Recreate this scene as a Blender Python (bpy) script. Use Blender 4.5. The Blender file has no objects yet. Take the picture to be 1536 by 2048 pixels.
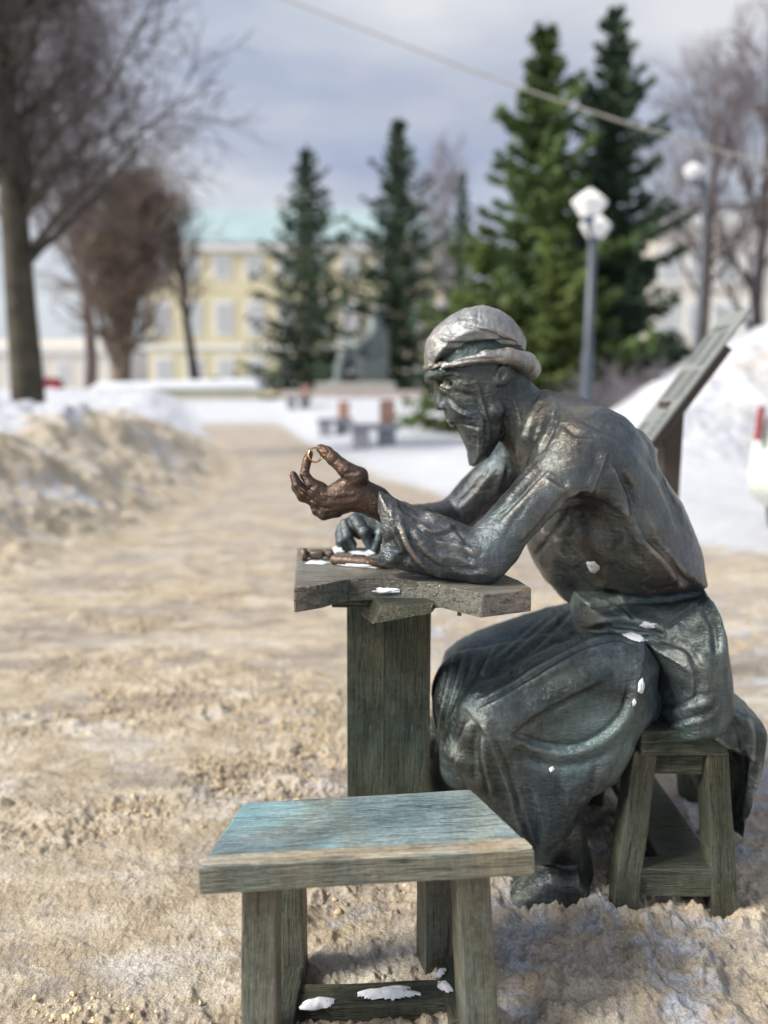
import bpy, bmesh, math, random
import numpy as np
from mathutils import Vector, Matrix, noise as mnoise

random.seed(7)
rng = np.random.default_rng(7)
SC = bpy.context.scene
COL = SC.collection

# ------------------------------------------------------------------ camera
FPX = 1450.0                       # focal length in photo pixels (photo is 1536 wide)
PITCH = math.atan(224.0 / FPX)
CT, ST = math.cos(PITCH), math.sin(PITCH)
HCAM = 1.0
cam_d = bpy.data.cameras.new('camera')
cam = bpy.data.objects.new('camera', cam_d)
COL.objects.link(cam)
cam.location = (0, 0, HCAM)
cam.rotation_euler = (math.pi / 2 - PITCH, 0, 0)
cam_d.sensor_fit = 'HORIZONTAL'
cam_d.sensor_width = 36.0
cam_d.lens = 36.0 * FPX / 1536.0
cam_d.clip_start = 0.05
cam_d.clip_end = 2000
cam_d.dof.use_dof = True
cam_d.dof.focus_distance = 1.25
cam_d.dof.aperture_fstop = 1.8
SC.camera = cam

# ------------------------------------------------------------------ light
SUN_EL, SUN_AZ = math.radians(38), math.radians(-106)     # azimuth measured from +Y towards +X
world = bpy.data.worlds.new('World')
SC.world = world
world.use_nodes = True
wn = world.node_tree
for n in list(wn.nodes):
    wn.nodes.remove(n)
w_out = wn.nodes.new('ShaderNodeOutputWorld')
w_mix = wn.nodes.new('ShaderNodeMixShader')
w_sky = wn.nodes.new('ShaderNodeTexSky')
w_sky.sky_type = 'NISHITA'
w_sky.sun_disc = False
w_sky.sun_elevation = SUN_EL
w_sky.sun_rotation = SUN_AZ
w_b1 = wn.nodes.new('ShaderNodeBackground'); w_b1.inputs[1].default_value = 0.11
w_b2 = wn.nodes.new('ShaderNodeBackground')
w_b2.inputs[1].default_value = 0.60
w_tc = wn.nodes.new('ShaderNodeTexCoord')
w_map = wn.nodes.new('ShaderNodeMapping'); w_map.inputs['Scale'].default_value = (1.6, 1.6, 3.6)
w_map.inputs['Location'].default_value = (0.4, 0.1, 0.35)
w_no = wn.nodes.new('ShaderNodeTexNoise')
w_no.inputs['Scale'].default_value = 1.5; w_no.inputs['Detail'].default_value = 5; w_no.inputs['Roughness'].default_value = 0.5
w_rp = wn.nodes.new('ShaderNodeValToRGB')
w_rp.color_ramp.elements[0].position = 0.30; w_rp.color_ramp.elements[0].color = (0.55, 0.55, 0.55, 1)
w_rp.color_ramp.elements[1].position = 0.62; w_rp.color_ramp.elements[1].color = (1, 1, 1, 1)
L = wn.links.new
w_m2 = wn.nodes.new('ShaderNodeMapping'); w_m2.inputs['Scale'].default_value = (1.2, 1.2, 4.2); w_m2.inputs['Location'].default_value = (2.45, 0.3, 0.9)
w_n2 = wn.nodes.new('ShaderNodeTexNoise'); w_n2.inputs['Scale'].default_value = 1.7; w_n2.inputs['Detail'].default_value = 6; w_n2.inputs['Roughness'].default_value = 0.52
w_r2 = wn.nodes.new('ShaderNodeValToRGB')
w_r2.color_ramp.elements[0].position = 0.36; w_r2.color_ramp.elements[0].color = (0.46, 0.51, 0.66, 1)
w_r2.color_ramp.elements[1].position = 0.66; w_r2.color_ramp.elements[1].color = (0.84, 0.86, 0.90, 1)
L(w_tc.outputs['Generated'], w_m2.inputs[0]); L(w_m2.outputs[0], w_n2.inputs['Vector']); L(w_n2.outputs[0], w_r2.inputs[0]); L(w_r2.outputs[0], w_b2.inputs[0])
L(w_tc.outputs['Generated'], w_map.inputs[0]); L(w_map.outputs[0], w_no.inputs['Vector'])
L(w_no.outputs[0], w_rp.inputs[0]); L(w_rp.outputs[0], w_mix.inputs[0])
L(w_sky.outputs[0], w_b1.inputs[0]); L(w_b1.outputs[0], w_mix.inputs[1]); L(w_b2.outputs[0], w_mix.inputs[2])
L(w_mix.outputs[0], w_out.inputs[0])

sun_d = bpy.data.lights.new('sun', 'SUN')
sun_d.energy = 4.0
sun_d.angle = math.radians(20)
sun_d.color = (1.0, 0.94, 0.84)
sun = bpy.data.objects.new('sun', sun_d)
COL.objects.link(sun)
sdir = Vector((math.sin(SUN_AZ) * math.cos(SUN_EL), math.cos(SUN_AZ) * math.cos(SUN_EL), math.sin(SUN_EL)))
sun.rotation_euler = (-sdir).to_track_quat('-Z', 'Y').to_euler()
sun.location = sdir * 50

SC.view_settings.view_transform = 'Standard'
SC.view_settings.look = 'None'
SC.view_settings.gamma = 1.0
SC.view_settings.exposure = 0.62
SC.view_settings.use_curve_mapping = False
SC.render.engine = 'CYCLES'
SC.cycles.use_denoising = True
SC.cycles.max_bounces = 6
SC.cycles.caustics_reflective = False
SC.cycles.caustics_refractive = False

# ------------------------------------------------------------------ helpers
def P(px, py, Y):
    """world point on the vertical plane at distance Y seen at photo pixel (px, py)"""
    u = (px - 768.0) / FPX; v = (1024.0 - py) / FPX
    t = Y / (CT + v * ST)
    return Vector((u * t, Y, HCAM + t * (v * CT - ST)))

def PN(px, py, Y):
    px = np.asarray(px, float); py = np.asarray(py, float)
    u = (px - 768.0) / FPX; v = (1024.0 - py) / FPX
    t = Y / (CT + v * ST)
    return np.stack([u * t, np.broadcast_to(Y, u.shape).astype(float), HCAM + t * (v * CT - ST)], -1)

def MPP(py, Y):
    """metres per photo pixel there"""
    v = (1024.0 - py) / FPX
    return Y / (CT + v * ST) / FPX

def G(px, py, z=0.0):
    """world point at height z seen at a photo pixel"""
    u = (px - 768.0) / FPX; v = (1024.0 - py) / FPX
    t = (z - HCAM) / (v * CT - ST)
    return Vector((u * t, t * (CT + v * ST), z))

def project(V):
    d = V - np.array([0, 0, HCAM])
    zc = d[:, 1] * CT - d[:, 2] * ST
    yc = d[:, 1] * ST + d[:, 2] * CT
    return 768 + FPX * d[:, 0] / zc, 1024 - FPX * yc / zc

def hash3(ix, iy, iz, seed):
    h = (ix.astype(np.int64) * 73856093) ^ (iy.astype(np.int64) * 19349663) ^ (iz.astype(np.int64) * 83492791) ^ (seed * 2654435761)
    h = (h ^ (h >> 13)) * 1274126177
    h = h ^ (h >> 16)
    return (h & 0xFFFF) / 32767.5 - 1.0

def vnoise(p, seed=0):
    i = np.floor(p).astype(np.int64); f = p - i
    f = f * f * f * (f * (f * 6 - 15) + 10)
    r = 0.0
    for dx in (0, 1):
        wx = f[:, 0] if dx else 1 - f[:, 0]
        for dy in (0, 1):
            wy = f[:, 1] if dy else 1 - f[:, 1]
            for dz in (0, 1):
                wz = f[:, 2] if dz else 1 - f[:, 2]
                r = r + wx * wy * wz * hash3(i[:, 0] + dx, i[:, 1] + dy, i[:, 2] + dz, seed)
    return r

def fbm(p, octaves=4, seed=0, gain=0.5, ridged=False):
    a, s, r = 1.0, 0.0, 0.0
    q = np.array(p, float)
    for o in range(octaves):
        n = vnoise(q, seed + o * 17)
        if ridged:
            n = 1 - 2 * np.abs(n)
        r = r + a * n; s += a; a *= gain; q = q * 2.03 + 11.3
    return r / s

def sstep(a, b, x):
    t = np.clip((x - a) / (b - a), 0, 1)
    return t * t * (3 - 2 * t)

def mesh_np(name, V, F, smooth=True):
    V = np.asarray(V, np.float32); F = np.asarray(F, np.int32)
    k = F.shape[1]
    me = bpy.data.meshes.new(name)
    me.vertices.add(len(V)); me.vertices.foreach_set('co', V.ravel())
    me.loops.add(F.size); me.loops.foreach_set('vertex_index', F.ravel())
    me.polygons.add(len(F)); me.polygons.foreach_set('loop_start', np.arange(0, F.size, k, dtype=np.int32))
    me.polygons.foreach_set('use_smooth', np.full(len(F), smooth))
    me.update(calc_edges=True)
    return me

def link(name, me, mat, parent=None, mw=None):
    o = bpy.data.objects.new(name, me)
    COL.objects.link(o)
    if mat is not None:
        me.materials.clear(); me.materials.append(mat)
    if mw is not None:
        o.matrix_world = mw
    if parent is not None:
        o.parent = parent
        o.matrix_parent_inverse = parent_mw(parent).inverted()
    return o

def parent_mw(o):
    if o.parent is None:
        return o.matrix_basis.copy()
    return parent_mw(o.parent) @ o.matrix_parent_inverse @ o.matrix_basis

def tag(o, label, cat, group=None, kind=None):
    o['label'] = label; o['category'] = cat
    if group: o['group'] = group
    if kind: o['kind'] = kind
    return o

def thing(name, loc, label, cat, group=None):
    o = bpy.data.objects.new(name, None)
    COL.objects.link(o)
    o.location = loc
    o.empty_display_size = 0.1
    return tag(o, label, cat, group)

def structure(o):
    o['kind'] = 'structure'
    return o

# hexahedron from 8 corners (bottom 4 ccw, top 4 ccw), with bevelled and roughened edges
HEXF = [(3, 2, 1, 0), (4, 5, 6, 7), (0, 1, 5, 4), (1, 2, 6, 5), (2, 3, 7, 6), (3, 0, 4, 7)]
def hexa(name, c8, mat, parent=None, bevel=0.004, rough=0.0, cuts=0, grain=None, seed=0, nscale=9.0):
    """grain: (index a, index b) of the corners between which the grain runs"""
    c8 = [Vector(c) for c in c8]
    a, b = grain or (0, 1)
    ax = (c8[b] - c8[a]).normalized()
    up = Vector((0, 0, 1)) if abs(ax.z) < 0.8 else Vector((0, 1, 0))
    ay = up.cross(ax).normalized(); az = ax.cross(ay)
    ctr = sum(c8, Vector()) / 8
    M = Matrix.Translation(ctr) @ Matrix((ax, ay, az)).transposed().to_4x4()
    Mi = M.inverted()
    bm = bmesh.new()
    vs = [bm.verts.new(Mi @ c) for c in c8]
    for f in HEXF:
        bm.faces.new([vs[i] for i in f])
    bmesh.ops.recalc_face_normals(bm, faces=bm.faces)
    if bevel > 0:
        bmesh.ops.bevel(bm, geom=list(bm.edges), offset=bevel, segments=2, profile=0.6, affect='EDGES')
    if cuts:
        for _ in range(cuts):
            es = [e for e in bm.edges if e.calc_length() > 0.03]
            if not es: break
            bmesh.ops.subdivide_edges(bm, edges=es, cuts=1, use_grid_fill=True)
    if rough > 0:
        bm.normal_update()
        for v in bm.verts:
            q = Vector((v.co.x * nscale * 0.6, v.co.y * nscale, v.co.z * nscale)) + Vector((seed * 3.1, seed * 1.7, 0))
            v.co += v.normal * (rough * mnoise.noise(q) + rough * 0.5 * mnoise.noise(q * 3.1))
    me = bpy.data.meshes.new(name)
    bm.to_mesh(me); bm.free()
    for p in me.polygons: p.use_smooth = False
    return link(name, me, mat, parent, M)

def box(name, x0, x1, y0, y1, z0, z1, mat, parent=None, bevel=0.01, **k):
    return hexa(name, [(x0, y0, z0), (x1, y0, z0), (x1, y1, z0), (x0, y1, z0), (x0, y0, z1), (x1, y0, z1), (x1, y1, z1), (x0, y1, z1)], mat, parent, bevel, **k)

# many tapered tubes at once
def tubes_np(A, B, ra, rb, sides=4):
    A = np.asarray(A, float); B = np.asarray(B, float); ra = np.asarray(ra, float); rb = np.asarray(rb, float)
    d = B - A
    d /= np.linalg.norm(d, axis=1, keepdims=True) + 1e-9
    ref = np.where(np.abs(d[:, 2:3]) < 0.9, np.array([[0, 0, 1.0]]), np.array([[1.0, 0, 0]]))
    u = np.cross(ref, d); u /= np.linalg.norm(u, axis=1, keepdims=True) + 1e-9
    w = np.cross(d, u)
    n = len(A)
    ang = np.arange(sides) / sides * 2 * math.pi
    ring = u[:, None, :] * np.cos(ang)[None, :, None] + w[:, None, :] * np.sin(ang)[None, :, None]
    V = np.concatenate([A[:, None] + ring * ra[:, None, None], B[:, None] + ring * rb[:, None, None]], 1).reshape(-1, 3)
    base = (np.arange(n) * 2 * sides)[:, None]
    k = np.arange(sides); k2 = (k + 1) % sides
    F = np.stack([base + k, base + k2, base + k2 + sides, base + k + sides], -1).reshape(-1, 4)
    return V, F

def lathe(prof, n=24):
    V, F = [], []
    for r, z in prof:
        for k in range(n):
            a = 2 * math.pi * k / n
            V.append((r * math.cos(a), r * math.sin(a), z))
    for i in range(len(prof) - 1):
        for k in range(n):
            k2 = (k + 1) % n
            F.append((i * n + k, i * n + k2, (i + 1) * n + k2, (i + 1) * n + k))
    return V, F

def frame(o, ax, up=Vector((0, 0, 1))):
    """matrix at o with local z along ax"""
    z = Vector(ax).normalized()
    if abs(z.dot(up)) > 0.95: up = Vector((1, 0, 0))
    x = up.cross(z).normalized(); y = z.cross(x)
    return Matrix.Translation(Vector(o)) @ Matrix((x, y, z)).transposed().to_4x4()

# ------------------------------------------------------------------ materials
def new_mat(name):
    m = bpy.data.materials.new(name); m.use_nodes = True
    nt = m.node_tree
    bs = nt.nodes['Principled BSDF']
    return m, nt, bs, nt.links.new

def nd(nt, t, **kw):
    n = nt.nodes.new(t)
    for k, v in kw.items():
        if k in n.inputs: n.inputs[k].default_value = v
        else: setattr(n, k, v)
    return n

def ramp(nt, pts, src=None, interp='LINEAR'):
    r = nt.nodes.new('ShaderNodeValToRGB')
    r.color_ramp.interpolation = interp
    e = r.color_ramp.elements
    while len(e) < len(pts): e.new(0.5)
    for k, (p, c) in enumerate(pts):
        e[k].position = p
        e[k].color = (c, c, c, 1) if not hasattr(c, '__len__') else (*c, 1)
    if src is not None: nt.links.new(src, r.inputs[0])
    return r

def mixc(nt, fac, a, b, blend='MIX'):
    m = nt.nodes.new('ShaderNodeMix'); m.data_type = 'RGBA'; m.blend_type = blend
    if isinstance(fac, (int, float)): m.inputs[0].default_value = fac
    else: nt.links.new(fac, m.inputs[0])
    for sock, v in ((m.inputs[6], a), (m.inputs[7], b)):
        if hasattr(v, 'is_linked'): nt.links.new(v, sock)
        else: sock.default_value = (*v, 1)
    return m.outputs[2]

def simple(name, col, rough=0.7, metal=0.0, var=0.12, scale=6.0, bump=0.0, bscale=40.0):
    m, nt, bs, lk = new_mat(name)
    tc = nd(nt, 'ShaderNodeTexCoord')
    n = nd(nt, 'ShaderNodeTexNoise', Scale=scale, Detail=5.0)
    lk(tc.outputs['Object'], n.inputs['Vector'])
    r = ramp(nt, [(0.3, tuple(c * (1 - var) for c in col)), (0.7, tuple(min(1, c * (1 + var)) for c in col))], n.outputs[0])
    lk(r.outputs[0], bs.inputs['Base Color'])
    bs.inputs['Roughness'].default_value = rough
    bs.inputs['Metallic'].default_value = metal
    if bump:
        n2 = nd(nt, 'ShaderNodeTexNoise', Scale=bscale, Detail=4.0)
        lk(tc.outputs['Object'], n2.inputs['Vector'])
        b = nd(nt, 'ShaderNodeBump', Strength=bump, Distance=0.01)
        lk(n2.outputs[0], b.inputs['Height']); lk(b.outputs[0], bs.inputs['Normal'])
    return m

def bronze(name, dark, mid, patina, worn, patina_amt=0.5, worn_amt=0.5, grain=False, rough=0.42, metal=0.55, brush=True):
    m, nt, bs, lk = new_mat(name)
    tc = nd(nt, 'ShaderNodeTexCoord')
    co = tc.outputs['Object']
    n1 = nd(nt, 'ShaderNodeTexNoise', Scale=7.0, Detail=8.0, Roughness=0.62); lk(co, n1.inputs['Vector'])
    c = ramp(nt, [(0.32, dark), (0.66, mid)], n1.outputs[0]).outputs[0]
    # brown and blue-grey drift of the patina
    n0 = nd(nt, 'ShaderNodeTexNoise', Scale=2.3, Detail=6.0, Roughness=0.6, Distortion=1.0); lk(co, n0.inputs['Vector'])
    hd = ramp(nt, [(0.36, (1.22, 1.02, 0.82)), (0.5, (1.0, 1.0, 1.0)), (0.64, (0.80, 1.0, 1.20))], n0.outputs[0])
    c = mixc(nt, 0.85, c, mixc(nt, 1.0, c, hd.outputs[0], 'MULTIPLY'))
    # scratches
    ms = nd(nt, 'ShaderNodeMapping'); ms.inputs['Scale'].default_value = (30.0, 30.0, 6.0); ms.inputs['Rotation'].default_value = (0.5, 0.8, 0.3); lk(co, ms.inputs[0])
    ns = nd(nt, 'ShaderNodeTexNoise', Scale=4.0, Detail=6.0, Roughness=0.7); lk(ms.outputs[0], ns.inputs['Vector'])
    sm = ramp(nt, [(0.3, 0.68), (0.7, 1.3)], ns.outputs[0])
    c = mixc(nt, 1.0, c, sm.outputs[0], 'MULTIPLY')
    # verdigris in drifting patches
    n2 = nd(nt, 'ShaderNodeTexNoise', Scale=3.2, Detail=9.0, Roughness=0.68, Distortion=0.6); lk(co, n2.inputs['Vector'])
    pf = ramp(nt, [(0.50, 0.0), (0.74, patina_amt)], n2.outputs[0]).outputs[0]
    c = mixc(nt, pf, c, patina)
    # fine specks
    n3 = nd(nt, 'ShaderNodeTexNoise', Scale=95.0, Detail=3.0); lk(co, n3.inputs['Vector'])
    n3b = nd(nt, 'ShaderNodeTexNoise', Scale=9.0, Detail=2.0); lk(co, n3b.inputs['Vector'])
    sp = nd(nt, 'ShaderNodeMath', operation='MULTIPLY')
    lk(ramp(nt, [(0.68, 0.0), (0.76, 0.45)], n3.outputs[0]).outputs[0], sp.inputs[0])
    lk(ramp(nt, [(0.50, 0.0), (0.62, 1.0)], n3b.outputs[0]).outputs[0], sp.inputs[1])
    c = mixc(nt, sp.outputs[0], c, tuple(min(1, p * 1.5) for p in patina))
    # rubbed metal on edges
    ge = nd(nt, 'ShaderNodeNewGeometry')
    ef = ramp(nt, [(0.515, 0.0), (0.60, worn_amt)], ge.outputs['Pointiness']).outputs[0]
    c = mixc(nt, ef, c, worn)
    rr = ramp(nt, [(0.3, rough - 0.1), (0.7, rough + 0.16)], n1.outputs[0])
    lk(rr.outputs[0], bs.inputs['Roughness'])
    bs.inputs['Metallic'].default_value = metal
    hs = None
    if grain:
        mp = nd(nt, 'ShaderNodeMapping'); mp.inputs['Scale'].default_value = (2.2, 34.0, 34.0)
        lk(co, mp.inputs[0])
        g1 = nd(nt, 'ShaderNodeTexNoise', Scale=4.0, Detail=7.0, Roughness=0.6, Distortion=0.7); lk(mp.outputs[0], g1.inputs['Vector'])
        mp2 = nd(nt, 'ShaderNodeMapping'); mp2.inputs['Scale'].default_value = (5.0, 130.0, 130.0)
        lk(co, mp2.inputs[0])
        g2 = nd(nt, 'ShaderNodeTexNoise', Scale=3.0, Detail=3.0, Distortion=1.2); lk(mp2.outputs[0], g2.inputs['Vector'])
        gr = ramp(nt, [(0.36, 0.0), (0.52, 1.0)], g1.outputs[0])
        g2r = ramp(nt, [(0.38, 0.0), (0.55, 1.0)], g2.outputs[0])
        ad = nd(nt, 'ShaderNodeMath', operation='MULTIPLY_ADD'); ad.inputs[1].default_value = 0.6
        lk(g2r.outputs[0], ad.inputs[0]); lk(gr.outputs[0], ad.inputs[2])
        hs = ad.outputs[0]
        gm = ramp(nt, [(0.15, 0.42), (0.9, 1.18)], hs)
        c = mixc(nt, 1.0, c, gm.outputs[0], 'MULTIPLY')
        dist, strg = 0.0035, 0.9
    else:
        mp = nd(nt, 'ShaderNodeMapping'); mp.inputs['Scale'].default_value = (20.0, 20.0, 48.0); mp.inputs['Rotation'].default_value = (0.3, 0.7, 0.2)
        lk(co, mp.inputs[0])
        g1 = nd(nt, 'ShaderNodeTexNoise', Scale=2.2, Detail=8.0, Roughness=0.65, Distortion=0.8); lk(mp.outputs[0], g1.inputs['Vector'])
        g2 = nd(nt, 'ShaderNodeTexNoise', Scale=120.0, Detail=3.0); lk(co, g2.inputs['Vector'])
        ad = nd(nt, 'ShaderNodeMath', operation='MULTIPLY_ADD'); ad.inputs[1].default_value = 0.35
        lk(g2.outputs[0], ad.inputs[0]); lk(g1.outputs[0], ad.inputs[2])
        hs = ad.outputs[0]
        dist, strg = 0.006, 0.60
    lk(c, bs.inputs['Base Color'])
    bp = nd(nt, 'ShaderNodeBump', Strength=strg, Distance=dist)
    lk(hs, bp.inputs['Height']); lk(bp.outputs[0], bs.inputs['Normal'])
    return m

M_CLOTH = bronze('bronze_robe', (0.026, 0.037, 0.040), (0.140, 0.168, 0.172), (0.21, 0.31, 0.295), (0.40, 0.42, 0.41), 0.55, 0.7, rough=0.40, metal=0.75)
M_SHIRT = bronze('bronze_shirt', (0.026, 0.031, 0.034), (0.180, 0.170, 0.163), (0.15, 0.235, 0.225), (0.50, 0.42, 0.35), 0.4, 0.75, rough=0.35, metal=0.78)
M_SKIN = bronze('bronze_skin', (0.022, 0.031, 0.033), (0.140, 0.154, 0.150), (0.15, 0.24, 0.215), (0.48, 0.42, 0.35), 0.4, 0.8, rough=0.37, metal=0.75)
M_HAND = bronze('bronze_hand', (0.022, 0.018, 0.015), (0.125, 0.078, 0.056), (0.13, 0.12, 0.10), (0.70, 0.38, 0.23), 0.2, 0.9, rough=0.30, metal=0.78)
M_CAP = bronze('bronze_cap', (0.15, 0.145, 0.145), (0.50, 0.475, 0.46), (0.24, 0.30, 0.285), (0.60, 0.55, 0.50), 0.35, 0.7, rough=0.42, metal=0.7)
M_WOOD = bronze('bronze_wood', (0.026, 0.033, 0.025), (0.098, 0.112, 0.084), (0.14, 0.21, 0.17), (0.28, 0.27, 0.22), 0.35, 0.45, grain=True, rough=0.42, metal=0.5)
M_LEG = bronze('bronze_grey_wood', (0.050, 0.057, 0.046), (0.185, 0.195, 0.16), (0.20, 0.30, 0.26), (0.40, 0.38, 0.31), 0.40, 0.5, grain=True, rough=0.45, metal=0.45)
M_STOOL = bronze('bronze_stool_top', (0.13, 0.19, 0.21), (0.38, 0.50, 0.53), (0.30, 0.66, 0.70), (0.50, 0.48, 0.42), 0.85, 0.4, grain=True, rough=0.34, metal=0.45)  # verdigris, lightened further to paint in the sky's reflection
M_TABLE = bronze('bronze_table', (0.06, 0.066, 0.06), (0.25, 0.265, 0.245), (0.26, 0.36, 0.32), (0.48, 0.39, 0.31), 0.35, 0.7, grain=True, rough=0.36, metal=0.5)
M_GOLD = simple('polished_ring', (0.80, 0.55, 0.27), 0.25, 1.0, 0.1, 30)
M_TOOL = bronze('bronze_tool', (0.05, 0.042, 0.038), (0.13, 0.10, 0.085), (0.12, 0.13, 0.12), (0.30, 0.2, 0.15), 0.2, 0.7, rough=0.35)

# ------------------------------------------------------------------ signed-distance sculpting
class Field:
    """distance field on a regular grid; W maps grid axes to world when given"""
    def __init__(s, lo, hi, h):
        s.lo = np.array(lo, float); s.h = h
        s.n = np.ceil((np.array(hi, float) - s.lo) / h).astype(int) + 1
        s.ax = [(s.lo[k] + h * np.arange(s.n[k])).astype(np.float32) for k in range(3)]
        s.d = np.full(s.n, 1e3, np.float32)

    def _sl(s, lo, hi):
        sl = []
        for k in range(3):
            a = int(np.clip(math.floor((lo[k] - s.lo[k]) / s.h), 0, s.n[k])); b = int(np.clip(math.ceil((hi[k] - s.lo[k]) / s.h) + 1, 0, s.n[k]))
            sl.append(slice(a, b))
        return tuple(sl)

    def _ap(s, sl, b, k, carve):
        a = s.d[sl]
        if a.size == 0: return
        if carve:
            b = -b
            hh = np.clip(0.5 - 0.5 * (b - a) / k, 0, 1)
            s.d[sl] = b + (a - b) * hh + k * hh * (1 - hh)
        else:
            hh = np.clip(0.5 + 0.5 * (b - a) / k, 0, 1)
            s.d[sl] = b + (a - b) * hh - k * hh * (1 - hh)

    def grid(s, sl):
        return s.ax[0][sl[0]][:, None, None], s.ax[1][sl[1]][None, :, None], s.ax[2][sl[2]][None, None, :]

    def cone(s, A, B, ra, rb, k=0.01, carve=False, sc=(1, 1, 1)):
        A = np.array(A, float); B = np.array(B, float); sc = np.array(sc, float)
        R = max(ra, rb) * sc + 4 * k + 3 * s.h
        sl = s._sl(np.minimum(A, B) - R, np.maximum(A, B) + R)
        x, y, z = s.grid(sl)
        a = A / sc; b = B / sc; ab = b - a
        px, py, pz = x / sc[0] - a[0], y / sc[1] - a[1], z / sc[2] - a[2]
        t = np.clip((px * ab[0] + py * ab[1] + pz * ab[2]) / (ab @ ab + 1e-9), 0, 1)
        d = np.sqrt((px - t * ab[0]) ** 2 + (py - t * ab[1]) ** 2 + (pz - t * ab[2]) ** 2) - (ra + (rb - ra) * t)
        s._ap(sl, d.astype(np.float32), k, carve)

    def chain(s, pts, rs, k=0.01, carve=False, sc=(1, 1, 1)):
        for i in range(len(pts) - 1):
            s.cone(pts[i], pts[i + 1], rs[i], rs[i + 1], k, carve, sc)

    def ell(s, C, r, rot=0.0, k=0.01, carve=False, plane=(0, 2)):
        """ellipsoid turned by rot in the given plane of axes"""
        C = np.array(C, float); r = np.array(r, float)
        R = np.full(3, r.max()) + 4 * k + 3 * s.h
        sl = s._sl(C - R, C + R)
        g = [q - C[i] for i, q in enumerate(s.grid(sl))]
        c, sn = math.cos(rot), math.sin(rot)
        i, j = plane
        gi, gj = g[i] * c + g[j] * sn, -g[i] * sn + g[j] * c
        g[i], g[j] = gi, gj
        q = [g[m] / r[m] for m in range(3)]
        k0 = np.sqrt(q[0] ** 2 + q[1] ** 2 + q[2] ** 2)
        k1 = np.sqrt((q[0] / r[0]) ** 2 + (q[1] / r[1]) ** 2 + (q[2] / r[2]) ** 2) + 1e-9
        s._ap(sl, (k0 * (k0 - 1) / k1).astype(np.float32), k, carve)

    def pillow(s, poly, c, half, R, k=0.01, carve=False, plane=(0, 2), tilt=0.0, x0=0.0):
        """closed outline in two axes, puffed up to +-half along the third"""
        i, j = plane; m = 3 - i - j
        poly = np.array(poly, float)
        lo = np.zeros(3); hi = np.zeros(3); e = 4 * k + 3 * s.h
        lo[i], lo[j] = poly.min(0) - e; hi[i], hi[j] = poly.max(0) + e
        lo[m] = c - half - e - abs(tilt) * (hi[i] - lo[i]); hi[m] = c + half + e + abs(tilt) * (hi[i] - lo[i])
        sl = s._sl(lo, hi)
        gx = s.ax[i][sl[i]][:, None].astype(float); gy = s.ax[j][sl[j]][None, :].astype(float)
        d2 = poly_sdf(poly, gx, gy)
        q = np.clip(-d2 / R, 0, 1)
        hh = half * np.sqrt(np.maximum(1 - (1 - q) ** 2, 0))
        shp = [1, 1, 1]; shp[i] = d2.shape[0]; shp[j] = d2.shape[1]
        if i > j: d2, hh = d2.T, hh.T
        d2 = d2.reshape(shp); hh = hh.reshape(shp)
        g = s.grid(sl)
        cc = c + tilt * (g[i] - x0)
        dd = np.abs(g[m] - cc) - hh
        sl_ = np.where(-d2 < R, 0.75, 1.0)
        d = np.maximum(d2, dd * sl_)
        s._ap(sl, d.astype(np.float32), k, carve)

    def mesh(s):
        return surface_nets(s.d, s.lo, s.h)

def poly_sdf(poly, gx, gy):
    d = None; sgn = None
    n = len(poly)
    for a in range(n):
        p = poly[a]; q = poly[(a + 1) % n]
        ex, ey = q - p
        wx, wy = gx - p[0], gy - p[1]
        t = np.clip((wx * ex + wy * ey) / (ex * ex + ey * ey + 1e-12), 0, 1)
        dd = (wx - ex * t) ** 2 + (wy - ey * t) ** 2
        d = dd if d is None else np.minimum(d, dd)
        c1 = gy >= p[1]; c2 = gy < q[1]; c3 = (ex * wy) > (ey * wx)
        fl = (c1 & c2 & c3) | (~c1 & ~c2 & ~c3)
        sgn = fl if sgn is None else sgn ^ fl
    return np.where(sgn, -1, 1) * np.sqrt(d)

def surface_nets(d, lo, h):
    ins = d < 0
    n = np.array(d.shape) - 1
    cnt = np.zeros(n, np.int8)
    for a in (0, 1):
        for b in (0, 1):
            for c in (0, 1):
                cnt += ins[a:a + n[0], b:b + n[1], c:c + n[2]]
    act = (cnt > 0) & (cnt < 8)
    I = np.argwhere(act)
    idx = np.full(n, -1, np.int32); idx[act] = np.arange(len(I))
    acc = np.zeros((len(I), 3)); w = np.zeros(len(I))
    cor = [(a, b, c) for a in (0, 1) for b in (0, 1) for c in (0, 1)]
    val = {c: d[I[:, 0] + c[0], I[:, 1] + c[1], I[:, 2] + c[2]] for c in cor}
    for a in cor:
        for m in range(3):
            if a[m] == 0:
                b = list(a); b[m] = 1; b = tuple(b)
                va, vb = val[a], val[b]
                cr = (va < 0) != (vb < 0)
                t = np.where(cr, va / np.where(cr, va - vb, 1), 0)
                p = np.tile(np.array(a, float), (len(I), 1)); p[:, m] = t
                acc[cr] += p[cr]; w += cr
    V = lo + h * (I + acc / w[:, None])
    F = []
    for m in range(3):
        i, j = (m + 1) % 3, (m + 2) % 3
        s0 = [slice(None)] * 3; s1 = [slice(None)] * 3
        s0[m] = slice(0, -1); s1[m] = slice(1, None)
        ch = ins[tuple(s0)] != ins[tuple(s1)]
        E = np.argwhere(ch)
        E = E[(E[:, i] > 0) & (E[:, j] > 0) & (E[:, i] < n[i]) & (E[:, j] < n[j])]
        q = []
        for oi, oj in ((0, 0), (1, 0), (1, 1), (0, 1)):
            c = E.copy(); c[:, i] -= oi; c[:, j] -= oj
            q.append(idx[c[:, 0], c[:, 1], c[:, 2]])
        q = np.stack(q, 1)
        fl = ins[E[:, 0], E[:, 1], E[:, 2]]
        q[~fl] = q[~fl][:, ::-1]
        F.append(q)
    F = np.concatenate(F)
    F = F[(F >= 0).all(1)]
    return V, F

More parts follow.
